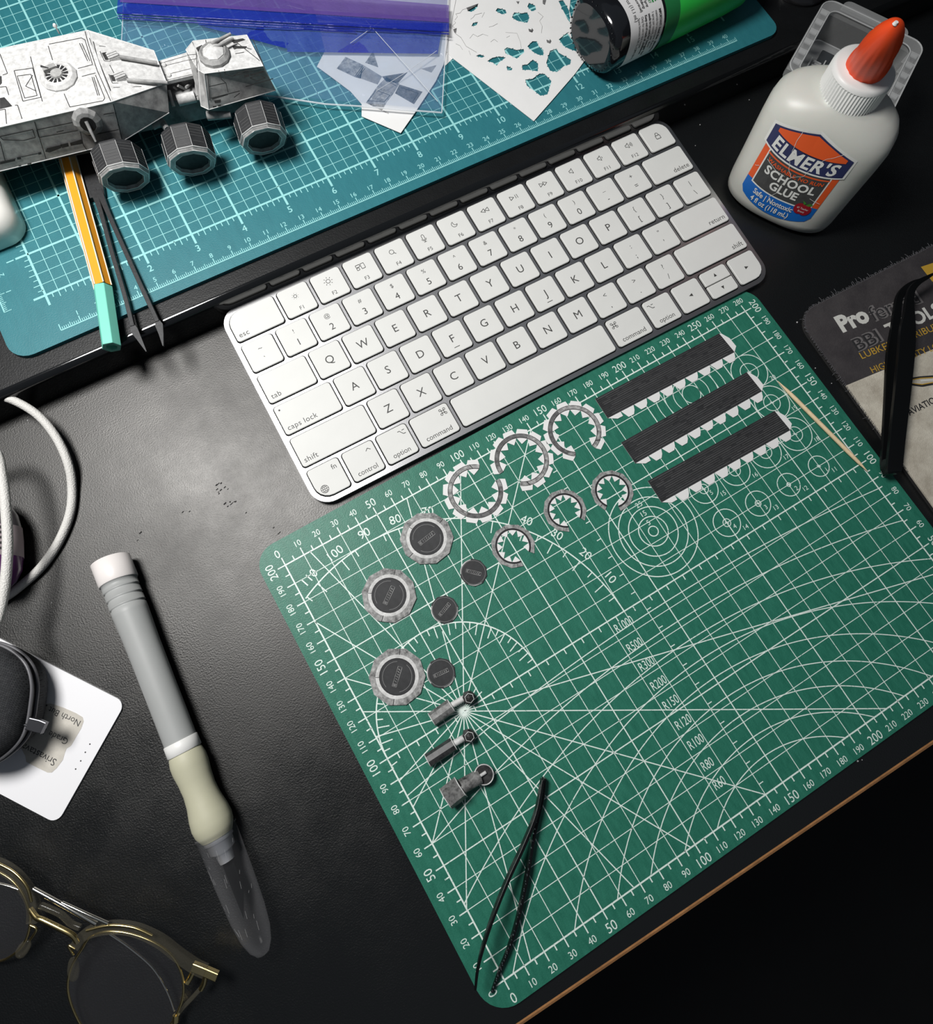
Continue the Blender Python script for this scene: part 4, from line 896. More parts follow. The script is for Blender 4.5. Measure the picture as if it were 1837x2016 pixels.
edge = [(0, -100 + i * .8) for i in range(108)] + [(13 - 13 * math.cos(a * PI / 48), -13 + 13 * math.sin(a * PI / 48)) for a in range(1, 24)] + [(13 + i * .9, 0) for i in range(130)]
for i, (x, y) in enumerate(edge):
    nx, ny = (-1, 0) if i < 108 else ((-math.cos((i - 107) * PI / 48), math.sin((i - 107) * PI / 48)) if i < 131 else (0, 1))
    l = .5 + rnd.random() * .7 + (rnd.random() < (.05 if i < 108 else .12)) * (1.2 + rnd.random() * 1.5); a = (rnd.random() - .5) * 1.6
    m.tube([(x - nx * .5, y - ny * .5, 2.25), (x + nx * l * .5 - ny * a * .5, y + ny * l * .5 + nx * a * .5, 2.3 + rnd.random() * .4), (x + nx * l - ny * a * 1.4, y + ny * l + nx * a * 1.4, 1.9 + rnd.random() * .8)], .10, 4)
tag(m.build('frayed_edge', M_fray, t), None, None, kind='stuff')
rz = t.rotation_euler.z; cp_, sp_ = math.cos(-rz), math.sin(-rz)
def pl(u, v): q = pt(u, v, 2.3) - Vector((303, 184.5, 0)); return (q.x * cp_ - q.y * sp_, q.x * sp_ + q.y * cp_)
PM = [mat('print_white', (.62, .62, .58), .9), mat('print_outline_grey', (.16, .15, .15), .9), mat('print_yellow', (.50, .30, .03), .9), mat('print_black', (.02, .02, .022), .8)]
m = MB()
def ptext(tx, u, v, u2, v2, h, mi, sx=1, bold=0, sh=0, z=2.33, outline=False):
    a, b = pl(u, v), pl(u2, v2); r = math.atan2(b[1] - a[1], b[0] - a[0])
    if outline: m.text(tx, a[0], a[1], z, h, r, 1, 'L', sx, bold + .03, shear=sh); m.text(tx, a[0], a[1], z + .03, h, r, 3, 'L', sx, bold - .02, shear=sh)
    else: m.text(tx, a[0], a[1], z, h, r, mi, 'L', sx, bold, shear=sh)
ptext('Pro', 1650, 640, 1718, 611, 9.0, 0, 1.0, .05); ptext('ferred', 1713, 620, 1830, 573, 8.6, 1, 1.05, .01, outline=True)
ptext('BBI', 1682, 681, 1740, 655, 7.2, 1, 1.25, .02, outline=True); ptext('TOOLS', 1746, 652, 1837, 612, 7.2, 0, 1.1, .03)
ptext('LUBKER DISTRIBUTION', 1694, 701, 1837, 645, 3.8, 2, 1.1)
ptext('HIGH QUALITY LOWEST PRICE', 1715, 729, 1837, 684, 3.6, 2, 1.0)
ptext('AVIATION SNIPS', 1787, 813, 1837, 788, 3.4, 3, .95, .02)
a = pl(1828, 545); m.poly([(a[0], a[1] - 3.5, 2.34), (a[0] + 14, a[1] - 5.5, 2.34), (a[0] + 14, a[1] + 5, 2.34), (a[0], a[1] + 7, 2.34)], 2)
for k, (pa, mi, w_) in enumerate((([(1793, 746), (1810, 743), (1837, 741)], 3, 1.1), ([(1792, 757), (1815, 760), (1837, 756)], 3, 1.1), ([(1794, 748), (1812, 745), (1837, 743.5)], 2, .5), ([(1794, 755), (1815, 757), (1837, 753)], 2, .5), ([(1812, 750), (1837, 748)], 0, 1.2))):
    for u, v in zip(pa, pa[1:]): m.line(pl(*u), pl(*v), w_, 2.34 + k * .01, mi)
m.build('pad_print', PM, t)
# curved black tweezers lying on the pad
a0 = pt(1757, 920, 3); t = thing('tweezers', 'curved-tip black tweezers standing on edge across the worn mouse pad', 'tweezers', (a0.x, a0.y, 2.4), group='black tweezers')
w1 = [(1758, 932, 9, 6.4), (1760, 920, 10, 7.6), (1766, 860, 11, 7.8), (1775, 780, 12, 8.2), (1783, 700, 13, 8.5), (1786, 655, 13.5, 8.2), (1789, 620, 14, 5.8), (1790, 590, 14, 4.2), (1795, 570, 14, 3.4), (1808, 556, 13.5, 2.8), (1826, 546, 13, 2.0), (1840, 538, 12, .9)]
blade(MB(), smooth_px(w1, 4), 1.6).build('arm', M_blackmetal, t, world=True, bevel=.3)
w2 = [(1750, 930, 5, 5), (1747, 915, 5, 7), (1748, 860, 5, 6), (1752, 780, 4.5, 6), (1756, 700, 4.2, 6.2), (1762, 650, 4.2, 5), (1766, 610, 4.2, 4), (1770, 585, 4.2, 3.4), (1781, 568, 4.2, 2.8), (1798, 556, 4.2, 2.0), (1815, 550, 4, .9)]
blade(MB(), smooth_px(w2, 4), 1.6).build('arm', M_blackmetal, t, world=True, bevel=.3)
m = MB(); blade(m, [(1752, 934, 7.2, 3), (1754, 924, 7.4, 7.4), (1757, 908, 7.6, 7.4)], 5.4); m.build('hinge_end', M_blackmetal, t, world=True, bevel=.5)
# ---------------------------------------------------------------- green bottle lying on the teal mat
M_grn = mat('glossy_green_sleeve', (.03, .50, .07), .35, noise=.05, nscale=30, coat=.15); M_grd = mat('dark_green_sleeve', (.015, .16, .05), .4); M_bk = mat('gloss_black_base', (.008, .009, .011), .12, coat=.5); M_lab = mat('bottle_white_label', (.66, .66, .66), .5)
zc = 20 + 15.5
A = pt(1166, 70, zc); B = pt(1440, -62, zc); d = (B - A).normalized()
t = thing('nasal_spray_bottle', 'green bottle with white label and glossy black base lying on the teal mat', 'bottle', (A.x, A.y, 20.0), math.atan2(d.y, d.x))
def gsx(x, a, b): return [(x, y, z + 15.6) for y, z in sup(a, b, 2.5, 56)]
def gb(secs, name, m_, lab=None): return MB().loft([gsx(*s)[::-1] for s in secs]).build(name, m_, t, label=lab)
KA, KB = 19.5, 15.3
gb([(-1.5, KA * .80, KB * .78), (-.6, KA * .9, KB * .88), (1.2, KA * .98, KB * .97), (4, KA, KB), (9, KA, KB)], 'base_end', M_bk)
m = MB(); 
for i, (y, z) in enumerate(sup(KA * .9, KB * .88, 2.5, 72)): m.box(-1.0, -.2, y - .22, y + .22, z + 15.6 - .28, z + 15.6 + .28) if i % 2 else None
m.build('base_knurl', M_bk, t)
gb([(9, KA + .1, KB + .05), (31, KA + .1, KB + .05)], 'label_band', M_lab)
gb([(31, KA * .985, KB * .985), (33, KA * .985, KB * .985)], 'shadow_gap', M_bk)
gb([(33, KA, KB), (42, KA, KB)], 'dark_sleeve_band', M_grd); gb([(42, KA + .02, KB + .02), (84, KA + .02, KB), (96, KA - .5, KB - .4), (104, KA - 3.5, KB - 3), (110, KA - 8, KB - 8)], 'sleeve', M_grn)
gb([(110, 8, 8), (135, 7, 7)], 'neck', M_lab)
def bmap(u, v, off):     # u along the circumference (mm, 0 = top, + towards the camera side), v along the axis
    th = PI / 2 + u / 17.5; c, s = math.cos(th), math.sin(th); y = (KA + .1 + off) * abs(c) ** .8 * (1 if c >= 0 else -1); z = (KB + .05 + off) * abs(s) ** .8 * (1 if s >= 0 else -1); return (v, y, z + 15.6)
m = MB(); LB = [mat('label_dark_text', (.05, .05, .05), .6), mat('label_green_text', (.02, .22, .05), .5), mat('label_orange_text', (.7, .2, .02), .5)]
bm_ = lambda u, v, off: bmap(-u, v, off)
fm = lambda a, b, off: bmap(a, b, off)
def btext(tx, u, v, h, mi=0, bold=0., sx=.8): 
    k = MB(); k.text(tx, 0, 0, 0, h, 0, sx=sx, bold=bold, align='L'); m.add([fm(u + p[0], v + p[1], .12) for p in k.v], k.f, mi)
btext('FLONASE', -9.0, 27.5, 3.6, 1, .04, .8); btext('ALLERGY RELIEF', -5, 24.2, 1.6, 1, 0, .8)
for i, s in enumerate(('Fluticasone Propionate Nasal Spray', 'Full Prescription Strength / Allergy', '50 mcg per spray  (Glucocorticoid)')): btext(s, -13 + i * .5, 22 - i * 2.2, 1.5, 0, .012, .72)
btext('0.38 fl oz (11.1 mL)', -3.5, 13.2, 2.0, 0, 0, .75); btext('144 sprays', -14, 13.2, 2.0, 0, 0, .75)
for i, s in enumerate(('IMPORTANT: Read the directions', 'materials for important facts', '1 spray per nostril, per day', 'needs to be used for longer than', 'Keep out of reach of children', 'Only for use in the nose', 'Store between 4-30 C (39-86 F)')): btext(s, 12.5, 28.5 - i * 2.3, 1.45, 0, .025 if i in (0, 3, 4) else 0, .72)
m.build('label_text', LB, t)
# ---------------------------------------------------------------- cut-out paper sheet with holes
def sheet(name, out, holes, z0, z1, m_, parent, zf=None):
    polys = [[Vector((*p, 0)) for p in out]] + [[Vector((*p, 0)) for p in h] for h in holes]
    tri = tessellate_polygon(polys); vs = [p for h in polys for p in h]; m = MB()
    zf = zf or (lambda x, y: 0)
    m.add([(p.x, p.y, z0 + zf(p.x, p.y)) for p in vs], [tuple(x[::-1]) for x in tri]); m.add([(p.x, p.y, z1 + zf(p.x, p.y)) for p in vs], [tuple(x) for x in tri])
    for h in polys:
        n = len(h); v = [(p.x, p.y, z0 + zf(p.x, p.y)) for p in h] + [(p.x, p.y, z1 + zf(p.x, p.y)) for p in h]; m.add(v, [(i, (i + 1) % n, n + (i + 1) % n, n + i) for i in range(n)])
    return m.build(name, m_, parent, world=True)
O_ = (880, 0); K_ = 360 / 1046.0
def hp(pts, z=20.6): return [at(O_[0] + u * K_, O_[1] + v * K_, z)[:2] for u, v in pts]
t_a = pt(1020, 150, 20); t = thing('cut_out_sheet', 'white paper sheet full of cut-out holes between the zip bag and the green bottle', 'paper', (t_a.x, t_a.y, 20.05))
out = hp([(-30, -200), (560, -260), (720, -120), (700, 60), (730, 170), (690, 190), (800, 330), (730, 425), (600, 575), (497, 692), (30, 330), (-60, 240)])
holes = [[(457, 490), (448, 455), (490, 450), (530, 420), (560, 422), (598, 462), (590, 490), (575, 540), (535, 548), (500, 520)],
 [(568, 360), (590, 290), (628, 278), (640, 300), (710, 340), (705, 368), (670, 378), (630, 412), (590, 405)],
 [(432, 400), (430, 372), (460, 368), (492, 340), (522, 362), (520, 408), (470, 400)],
 [(328, 282), (345, 270), (400, 285), (440, 280), (442, 300), (425, 312), (400, 335), (365, 318), (335, 305)],
 [(460, 265), (490, 235), (515, 235), (525, 262), (552, 285), (552, 318), (520, 312), (490, 295)],
 [(372, 100), (385, 70), (430, 75), (460, 70), (472, 100), (460, 130), (430, 125), (400, 118)],
 [(278, 62), (290, 45), (335, 55), (342, 75), (315, 82)], [(460, 38), (470, 15), (505, 30), (510, 55), (485, 65)],
 [(230, 350), (260, 330), (300, 322), (338, 328), (300, 355), (285, 375), (262, 358)], [(165, 320), (190, 310), (218, 322), (200, 330)],
 [(140, 150), (150, 130), (178, 125), (168, 145)], [(342, 375), (375, 390), (370, 402), (345, 402)],
 [(638, 5), (665, 0), (700, 60), (705, 130), (690, 110)], [(640, 225), (690, 185), (725, 180), (770, 290), (745, 295), (700, 280), (665, 262)], [(115, 62), (150, 40), (180, 20), (170, 48), (140, 68)]]
rnd = random.Random(4)
def jag(h, n=1):
    o = []
    for i in range(len(h)):
        a, b = h[i], h[(i + 1) % len(h)]; o.append(a)
        if math.hypot(b[0] - a[0], b[1] - a[1]) > 26:
            k = .5; dx, dy = b[0] - a[0], b[1] - a[1]; l = math.hypot(dx, dy); o.append((a[0] + dx * k - .5 * 0, a[1] + dy * k)); o.append((a[0] + dx * (k + .08) + dy / l * 6, a[1] + dy * (k + .08) - dx / l * 6)); o.append((a[0] + dx * (k + .16), a[1] + dy * (k + .16)))
    return o
sheet('paper', out, [hp(jag(h)) for h in holes], 20.35, 20.6, M_paper, t)
m = MB()
def crease(pts, w=.16): 
    q = hp(pts, 20.65)
    for a, b in zip(q, q[1:]): m.line(a, b, w, 20.65)
for pth in ([(45, 115), (60, 95), (50, 80), (75, 75), (90, 55), (110, 50)], [(45, 160), (30, 150), (50, 130), (40, 120)], [(50, 250), (75, 262), (90, 285)], [(135, 110), (150, 100), (160, 85), (200, 75)], [(200, 100), (215, 70)], [(240, 155), (262, 150), (290, 135)], [(130, 220), (150, 195), (175, 210), (205, 195), (235, 205)], [(250, 240), (270, 225), (290, 240)], [(335, 185), (400, 190), (420, 240), (425, 275)], [(520, 70), (550, 95), (530, 120), (545, 150), (540, 190)], [(340, 215), (360, 205)], [(125, 290), (135, 315)]): crease(pth)
crease([(45, 190), (80, 215), (110, 265), (170, 300)], .22)
m.build('cut_lines', mat('paper_cut_shadow', (.25, .25, .24), .9), t, world=True)
for c0 in ((480, 172), (583, 235)):
    q = hp([(c0[0] - 14, c0[1] - 8), (c0[0] + 4, c0[1] - 2), (c0[0] + 6, c0[1] - 12), (c0[0] + 15, c0[1]), (c0[0] + 8, c0[1] + 14), (c0[0] - 10, c0[1] + 8)], 20.66); MB().prism(q, 20.6, 20.67).build('print_remnant', M_grunge_d, t, world=True)
for pts in ([(110, 45), (180, 20), (172, 30), (120, 60)], [(396, 8), (415, 8), (408, 24)], [(548, 0), (568, 0), (560, 28), (548, 20)], [(36, 168), (56, 160), (52, 190), (42, 186)]): MB().prism(hp(pts, 20.66), 20.6, 20.67).build('print_remnant', M_grunge_d, t, world=True)
# second folded sheet below it, beside the bag
q = [at(u, v, 20.3)[:2] for u, v in ((862, -20), (905, -20), (912, 95), (878, 128), (850, 125))]
t2p = pt(880, 60, 20); t = thing('scrap_sheet', 'narrow strip of white scrap paper showing between the zip bag and the cut-out sheet', 'paper', (t2p.x, t2p.y, 20.03)); sheet('paper', q, [], 20.05, 20.25, M_paper, t)
# ---------------------------------------------------------------- template sheets under and inside the bag
def tpl(nm, label, pts, z): 
    c = pt(*pts[0], z); t = thing(nm, label, 'paper', (c.x, c.y, 20.02)); sheet('paper', [at(u, v, z)[:2] for u, v in pts], [], z - .15, z + .05, M_paper, t); return t
t = tpl('template_sheet', 'white paper with printed grey template shapes inside the clear zip bag', [(600, -40), (905, -40), (873, 128), (858, 160), (815, 225), (789, 262), (712, 229), (712, 205), (690, 180), (650, 150), (624, 131), (640, 100), (625, 40)], 20.9)
def tl2(u, v): return at(600 + u * 300 / 1046, v * 300 / 1046, 21.0)[:2]
m = MB()
for pts, mi in (([(280, 390), (400, 445), (385, 540), (345, 530), (220, 470)], 0), ([(400, 445), (530, 525), (500, 580), (375, 535)], 1), ([(470, 350), (505, 462), (415, 430)], 0), ([(530, 525), (705, 497), (640, 570), (560, 560)], 2), ([(560, 530), (650, 575), (610, 640), (500, 590)], 1), ([(650, 580), (808, 630), (750, 715), (620, 640)], 2), ([(500, 590), (610, 640), (560, 705), (530, 760), (420, 705)], 0), ([(905, 447), (870, 498), (800, 472)], 1), ([(410, 180), (460, 270), (370, 262)], 1)):
    m.prism([tl2(*p) for p in pts], 20.95, 21.02, mi)
for a, b in (((430, 700), (490, 620)), ((490, 620), (585, 655)), ((585, 655), (545, 700)), ((545, 700), (430, 690)), ((345, 525), (395, 455)), ((355, 530), (405, 462)), ((365, 535), (415, 468)), ((560, 530), (640, 580)), ((550, 545), (630, 592)), ((660, 600), (780, 640)), ((780, 640), (740, 700))): m.line(tl2(*a), tl2(*b), .3, 21.05, 3)
k = MB(); a_, b_ = tl2(540, 763), tl2(578, 780); m.text('PARTS', a_[0], a_[1], 21.03, .8, math.atan2(b_[1] - a_[1], b_[0] - a_[0]), 3, 'L')
m.build('template_print', [M_grunge, mat('print_mid_grey', (.22, .22, .23), .7, nscale=300, col2=(.42, .42, .42)), M_grunge_d, M_prblack], t, world=True)
# ---------------------------------------------------------------- zip bag
M_film = clear('bag_film', (.16, .28, .48), .08, .06, bump=1.0, bs=70); M_blue = clear('bag_blue_zip', (.015, .03, .36), .66, .18, bump=.3, bs=80); M_pur2 = clear('bag_purple_zip', (.13, .07, .32), .62, .25, bump=.3, bs=80); M_lil = clear('bag_lilac_film', (.50, .46, .66), .45, .3, bump=.3, bs=60)
bp = pt(600, 100, 22); t = thing('zip_bag', 'clear plastic zip bag with blue and purple closure, lying over template papers', 'bag', (bp.x, bp.y, 20.2))
random.seed(21)
def wav(u, v): return .5 * math.sin(u * .031 + v * .017) + .4 * math.sin(v * .06 - u * .012) + .25 * math.sin(u * .09 + v * .05)
def patch(q, nu, nv, z, name, m_, amp=1.0, smooth=True, lab=None):       # q: 4 pixel corners TL TR BR BL
    m = MB(); vs = []
    for j in range(nv + 1):
        for i in range(nu + 1):
            a, b = i / nu, j / nv
            u = (q[0][0] * (1 - a) + q[1][0] * a) * (1 - b) + (q[3][0] * (1 - a) + q[2][0] * a) * b; v = (q[0][1] * (1 - a) + q[1][1] * a) * (1 - b) + (q[3][1] * (1 - a) + q[2][1] * a) * b
            h = z + amp * wav(u, v) * (math.sin(PI * b) * .8 + .2); p = at(u, v, h); vs.append((p.x, p.y, h))
    m.add(vs, [(j * (nu + 1) + i, (j + 1) * (nu + 1) + i, (j + 1) * (nu + 1) + i + 1, j * (nu + 1) + i + 1) for j in range(nv) for i in range(nu)], 0, True)
    return m.build(name, m_, t, world=True, label=lab)
patch([(246, -60), (884, -60), (870, 222), (232, 168)], 60, 30, 23.2, 'film', M_film, 1.0)
patch([(246, -60), (884, -60), (868, 216), (236, 160)], 50, 24, 21.9, 'film', M_film, .5)
patch([(232, -2), (884, 36), (884, 62), (230, 26)], 60, 4, 24.4, 'zip_strip', M_blue, .3, lab='blue zip strip')
patch([(240, -40), (884, 10), (884, 44), (236, 4)], 60, 4, 24.9, 'zip_strip', M_pur2, .3, lab='purple zip strip')
patch([(246, -90), (884, -60), (878, 36), (600, 12)], 40, 6, 22.6, 'lilac_panel', M_lil, .4)
patch([(560, 44), (872, 46), (862, 106), (566, 102)], 40, 6, 22.9, 'blue_fold', M_blue, .5, lab='folded blue flap')
patch([(380, 28), (566, 44), (566, 96), (392, 50)], 24, 4, 22.8, 'blue_fold', M_blue, .5, lab='thin blue fold')
m = MB()
for k, (a, b) in enumerate((((232, 26), (884, 62)), ((232, 31), (884, 67)), ((232, 36), (700, 62)))):
    m.tube([pt(a[0] + (b[0] - a[0]) * i / 12, a[1] + (b[1] - a[1]) * i / 12, 24.6) for i in range(13)], .35, 6)
m.build('zip_ridge', M_blue, t, world=True)
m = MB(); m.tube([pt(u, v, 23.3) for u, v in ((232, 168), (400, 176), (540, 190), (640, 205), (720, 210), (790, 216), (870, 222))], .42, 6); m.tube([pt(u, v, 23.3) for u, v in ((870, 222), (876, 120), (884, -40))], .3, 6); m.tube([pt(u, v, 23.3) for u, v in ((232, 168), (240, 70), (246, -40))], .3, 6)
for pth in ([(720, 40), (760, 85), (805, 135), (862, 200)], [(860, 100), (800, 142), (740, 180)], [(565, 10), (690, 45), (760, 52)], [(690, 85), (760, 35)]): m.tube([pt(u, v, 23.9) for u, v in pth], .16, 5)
m.build('seam', clear('bag_seam_glint', (.85, .88, .92), .45, .08), t, world=True)  # whitish colour stands in for glints along the seams and creases
# ---------------------------------------------------------------- printed paper armoured vehicle (plain six-wheeler stand-in)
def at_plane(u, v, P0, n, off=0.0):
    d = Rw @ Vector(((u - IW / 2 - PPX) / F, (v - IH / 2 - PPY) / F, 1.0)); return CC + d * ((P0 - CC).dot(n) / d.dot(n)) + n * off
M_hull = mat('weathered_paper_hull', (.46, .46, .455), .7, nscale=420, col2=(.74, .74, .73)); M_hulls = mat('weathered_paper_shaded', (.20, .20, .20), .7, nscale=220, col2=(.46, .46, .45))  # side paper is the hull print darkened, its shade put into the colour
M_chas = mat('dark_paper_chassis', (.05, .05, .05), .7, nscale=200, col2=(.14, .14, .14)); M_pline = mat('printed_panel_line', (.03, .03, .03), .7, noise=.4, nscale=300); M_crease = mat('pale_fold_edge', (.75, .75, .74), .7)
tp = pt(100, 250, 20); t = thing('paper_vehicle', 'grey printed paper model of a long six-wheeled armoured vehicle on the teal mat', 'paper model', (tp.x, tp.y, 20.0))
Z1 = 56
A_, B_, C2, D_ = pt(-95, 116, Z1), pt(173, 60, Z1), pt(221, 200, Z1), pt(-95, 272, Z1)
N1, N2 = pt(303, 100, 50), pt(328, 163, 49.5); E2, F2, G2 = pt(240, 279, 37.5), pt(-95, 360, 37.5), pt(333, 222, 40)
def low(p, z, q=None): return Vector((p.x, p.y, z))
m = MB(); v = [A_, B_, C2, D_, N1, N2, E2, F2, G2, low(A_, 37), low(B_, 37), low(N1, 39)]
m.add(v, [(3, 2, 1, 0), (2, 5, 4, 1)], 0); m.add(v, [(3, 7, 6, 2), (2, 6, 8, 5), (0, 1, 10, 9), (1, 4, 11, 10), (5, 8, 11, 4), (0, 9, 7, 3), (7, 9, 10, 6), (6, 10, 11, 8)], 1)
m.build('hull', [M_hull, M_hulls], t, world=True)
def lines(polys, P0, n, w, name, m_, off=.08, sc=None, org=(0, 0), fill=()):
    m = MB(); f = lambda p: at_plane(org[0] + p[0] / sc, org[1] + p[1] / sc, P0, n, off)
    for pl_ in polys:
        for a, b in zip(pl_, pl_[1:]):
            a3, b3 = f(a), f(b); d = (b3 - a3).normalized(); s = d.cross(n) * w / 2; m.add([a3 - s, b3 - s, b3 + s, a3 + s], [(0, 1, 2, 3)])
    for q in fill: m.add([f(p) + n * .01 for p in q], [tuple(range(len(q)))])
    return m.build(name, m_, t, world=True)
up = Vector((0, 0, 1)); k = 5.7406
lines([[(555, 500), (920, 430), (960, 450), (1045, 725)], [(545, 520), (595, 680)], [(880, 775), (1050, 730)], [(925, 865), (1080, 825)], [(725, 1060), (790, 1210), (1165, 1140), (1185, 1110), (1080, 850)], [(160, 800), (370, 770), (465, 1100), (260, 1145), (160, 800)], [(195, 860), (350, 840), (420, 1080), (280, 1110), (195, 860)], [(900, 490), (990, 690)], [(925, 490), (1015, 690)], [(1040, 870), (1105, 1080)], [(1060, 870), (1125, 1080)], [(0, 610), (85, 830), (30, 850)], [(345, 640), (400, 860), (480, 1148)], [(960, 350), (1000, 500), (1100, 800), (1260, 1160)], [(170, 1190), (200, 1190), (250, 1345)], [(0, 1245), (60, 1235), (75, 1400)], [(370, 850), (290, 975), (410, 1030)], [(0, 985), (70, 980), (100, 1075)]], Vector((0, 0, Z1)), up, .34, 'panel_lines', M_pline, sc=k, fill=[[(0, 1110), (50, 1100), (140, 1200), (0, 1235)], [(0, 860), (18, 862), (22, 940), (0, 965)]])
nn_ = (B_ - C2).cross(N2 - C2).normalized(); nn_ = nn_ if nn_.z > 0 else -nn_
lines([[(1010, 430), (1250, 1020)], [(1055, 470), (1110, 690)], [(1120, 520), (1300, 540)], [(1130, 580), (1180, 690), (1340, 700)], [(1340, 560), (1340, 690)], [(1350, 560), (1720, 590)], [(1240, 735), (1290, 830)], [(1315, 735), (1350, 830)], [(1310, 735), (1780, 760)], [(1230, 840), (1270, 940), (1440, 940)], [(1430, 800), (1820, 800)], [(1280, 990), (1600, 980)], [(1160, 800), (1250, 1030)]], C2, nn_, .34, 'nose_lines', M_pline, sc=k, fill=[[(1150, 600), (1200, 590), (1230, 680), (1190, 680)], [(1210, 620), (1330, 600), (1330, 640), (1240, 660)], [(1240, 850), (1290, 850), (1310, 920), (1270, 920)], [(1310, 860), (1420, 840), (1430, 890), (1330, 900)], [(1420, 735), (1500, 740), (1500, 750), (1420, 745)], [(1540, 745), (1600, 748), (1600, 758), (1540, 755)]])
ns = (C2 - D_).cross(F2 - D_).normalized(); ns = ns if ns.y < 0 else -ns
lines([[(0, 510), (370, 430), (400, 520), (260, 555), (30, 545), (0, 510)], [(415, 435), (820, 350)], [(415, 435), (440, 520), (880, 440)], [(390, 340), (520, 760)], [(0, 560), (60, 790)], [(900, 420), (940, 600), (980, 660)], [(1170, 260), (1290, 240)], [(640, 460), (720, 440)], [(0, 800), (180, 760)], [(240, 740), (430, 700)], [(1000, 500), (1340, 430)]], D_, ns, .36, 'side_lines', M_pline, off=.08, sc=k, org=(0, 180), fill=[[(510, 680), (530, 640), (700, 600), (690, 640), (560, 690)], [(680, 600), (770, 580), (780, 620), (700, 640)], [(790, 580), (920, 540), (935, 590), (800, 615)], [(190, 745), (235, 735), (240, 765), (195, 770)], [(430, 690), (465, 682), (470, 708), (435, 715)], [(0, 800), (170, 765), (175, 785), (0, 825)], [(210, 838), (240, 832), (240, 842), (210, 848)], [(310, 815), (355, 805), (355, 818), (310, 826)]])
n3 = (N2 - C2).cross(E2 - C2).normalized(); n3 = n3 if n3.y < 0 else -n3
lines([[(1280, 140), (1390, 580)], [(1430, 200), (1525, 155), (1555, 295), (1440, 280), (1430, 200)], [(1520, 160), (1590, 410)], [(1330, 380), (1395, 340), (1440, 520)], [(1300, 250), (1800, 100)]], C2, n3, .34, 'nose_side_lines', M_pline, off=.08, sc=k, org=(0, 180))
m = MB(); 
for a, b in ((D_, C2), (C2, N2), (F2, E2), (E2, G2), (C2, B_), (A_, B_), (B_, N1), (N1, N2)): m.tube([a, b], .22, 5)
m.build('fold_edges', M_crease, t, world=True)
# roof turret
c = pt(116, 152, Z1); m = MB(); T_ = Matrix.Translation(c); m.lathe([(8.4, 0), (8.5, .7), (7.2, 1.9), (5.6, 2.1), (5.2, 1.6), (.1, 1.5)], 12, smooth=False, T=T_); tr = m.build('roof_turret', M_hull, t, world=True)
m = MB(); 
for i in range(14):
    a = i * 2 * PI / 14; a2 = a + .28; m.add([(c.x + r * math.cos(q), c.y + r * math.sin(q), c.z + 1.75) for r, q in ((2.9, a), (5.1, a), (5.1, a2), (2.9, a2))], [(0, 1, 2, 3)])
m.lathe([(2.9, 1.6), (2.6, 2.3), (1.2, 2.6)], 10, smooth=False, T=T_, mi=1); m.box(c.x - 4.6, c.x + 1.2, c.y + 2.2, c.y + 4.4, c.z + 1.6, c.z + 3.2, 1); m.tube([c + Vector((-2, 2.5, 2.8)), c + Vector((-4.5, 5.0, 3.2))], .5, 6, 0)
m.build('turret_guns', [M_prblack, M_hulls], t, world=True)
# nose guns
for (a, b, bx) in (((236, 112, 55), (309, 124, 51.5), (218, 112)), ((250, 158, 54.5), (330, 163, 51.5), (232, 152))):
    m = MB(); m.tube([pt(*a), pt(*b)], .85, 7); m.build('gun_barrel', M_hulls, t, world=True)
    q = pt(bx[0], bx[1], 55); m = MB(); m.box(q.x - 1.2, q.x + 3.6, q.y - 2.0, q.y + 2.0, q.z - 2.6, q.z + .4)
    for j in range(3): m.tube([q + Vector((-1.4, -1.4 + j * 1.3, .8)), q + Vector((3.4, -1.4 + j * 1.3, .8))], .45, 6)
    m.build('gun_mount', M_hull, t, world=True)
# side gun blister
c = at_plane(172, 238, D_, ns, 0); ts = ns.cross(up).normalized(); us = ts.cross(ns)
Tm = Matrix(((ts.x, us.x, ns.x, c.x), (ts.y, us.y, ns.y, c.y), (ts.z, us.z, ns.z, c.z), (0, 0, 0, 1)))
MB().lathe([(6.2, 0), (6.3, .8), (5.0, 2.2), (3.6, 2.6)], 12, smooth=False, T=Tm).build('side_blister', M_hulls, t, world=True)
m = MB(); m.lathe([(3.4, 2.62), (.1, 2.64)], 12, smooth=False, T=Tm); m.tube([c + ns * 2.4 + us * 1.5, c + ns * 4.5 - us * 2.0, c + ns * 6.5 - us * 5.5], [.9, .8, .5], 7, 1); m.build('side_gun', [M_prblack, M_hulls], t, world=True)
# neck
q = [pt(u, v, 47) for u, v in ((306, 122), (368, 103), (390, 146), (324, 161))]
m = MB(); m.prism([(p.x, p.y) for p in q], 45.4, 47, 0); m.build('neck_deck', M_hull, t, world=True)
m = MB(); m.prism([(p.x, p.y) for p in (q[0], q[1], q[2] + Vector((0, 2, 0)), q[3] + Vector((0, 2, 0)))], 33, 45.4, 0); m.build('neck_frame', M_chas, t, world=True)
lines([[(918, 395), (1100, 350)], [(955, 440), (1135, 395)], [(930, 372), (1090, 325)], [(965, 470), (1140, 430)]], Vector((0, 0, 47)), up, .3, 'neck_lines', M_grunge_d, sc=2.963)
for u, v in ((323, 129), (333, 149)): c = pt(u, v, 47); MB().lathe([(1.2, 0), (1.2, .5), (.9, .7)], 10, T=Matrix.Translation(c)).build('neck_bolt', M_hull, t, world=True)
for (u0, v0, u1, v1, z, r) in ((332, 178, 342, 210, 43, .9), (350, 168, 366, 176, 44, .7), (385, 156, 390, 198, 43, .8), (340, 170, 352, 180, 43, .6), (366, 172, 380, 162, 44, .6)): m = MB(); m.tube([pt(u0, v0, z), pt(u1, v1, z - 4)], r, 6); m.build('neck_strut', M_hulls, t, world=True)
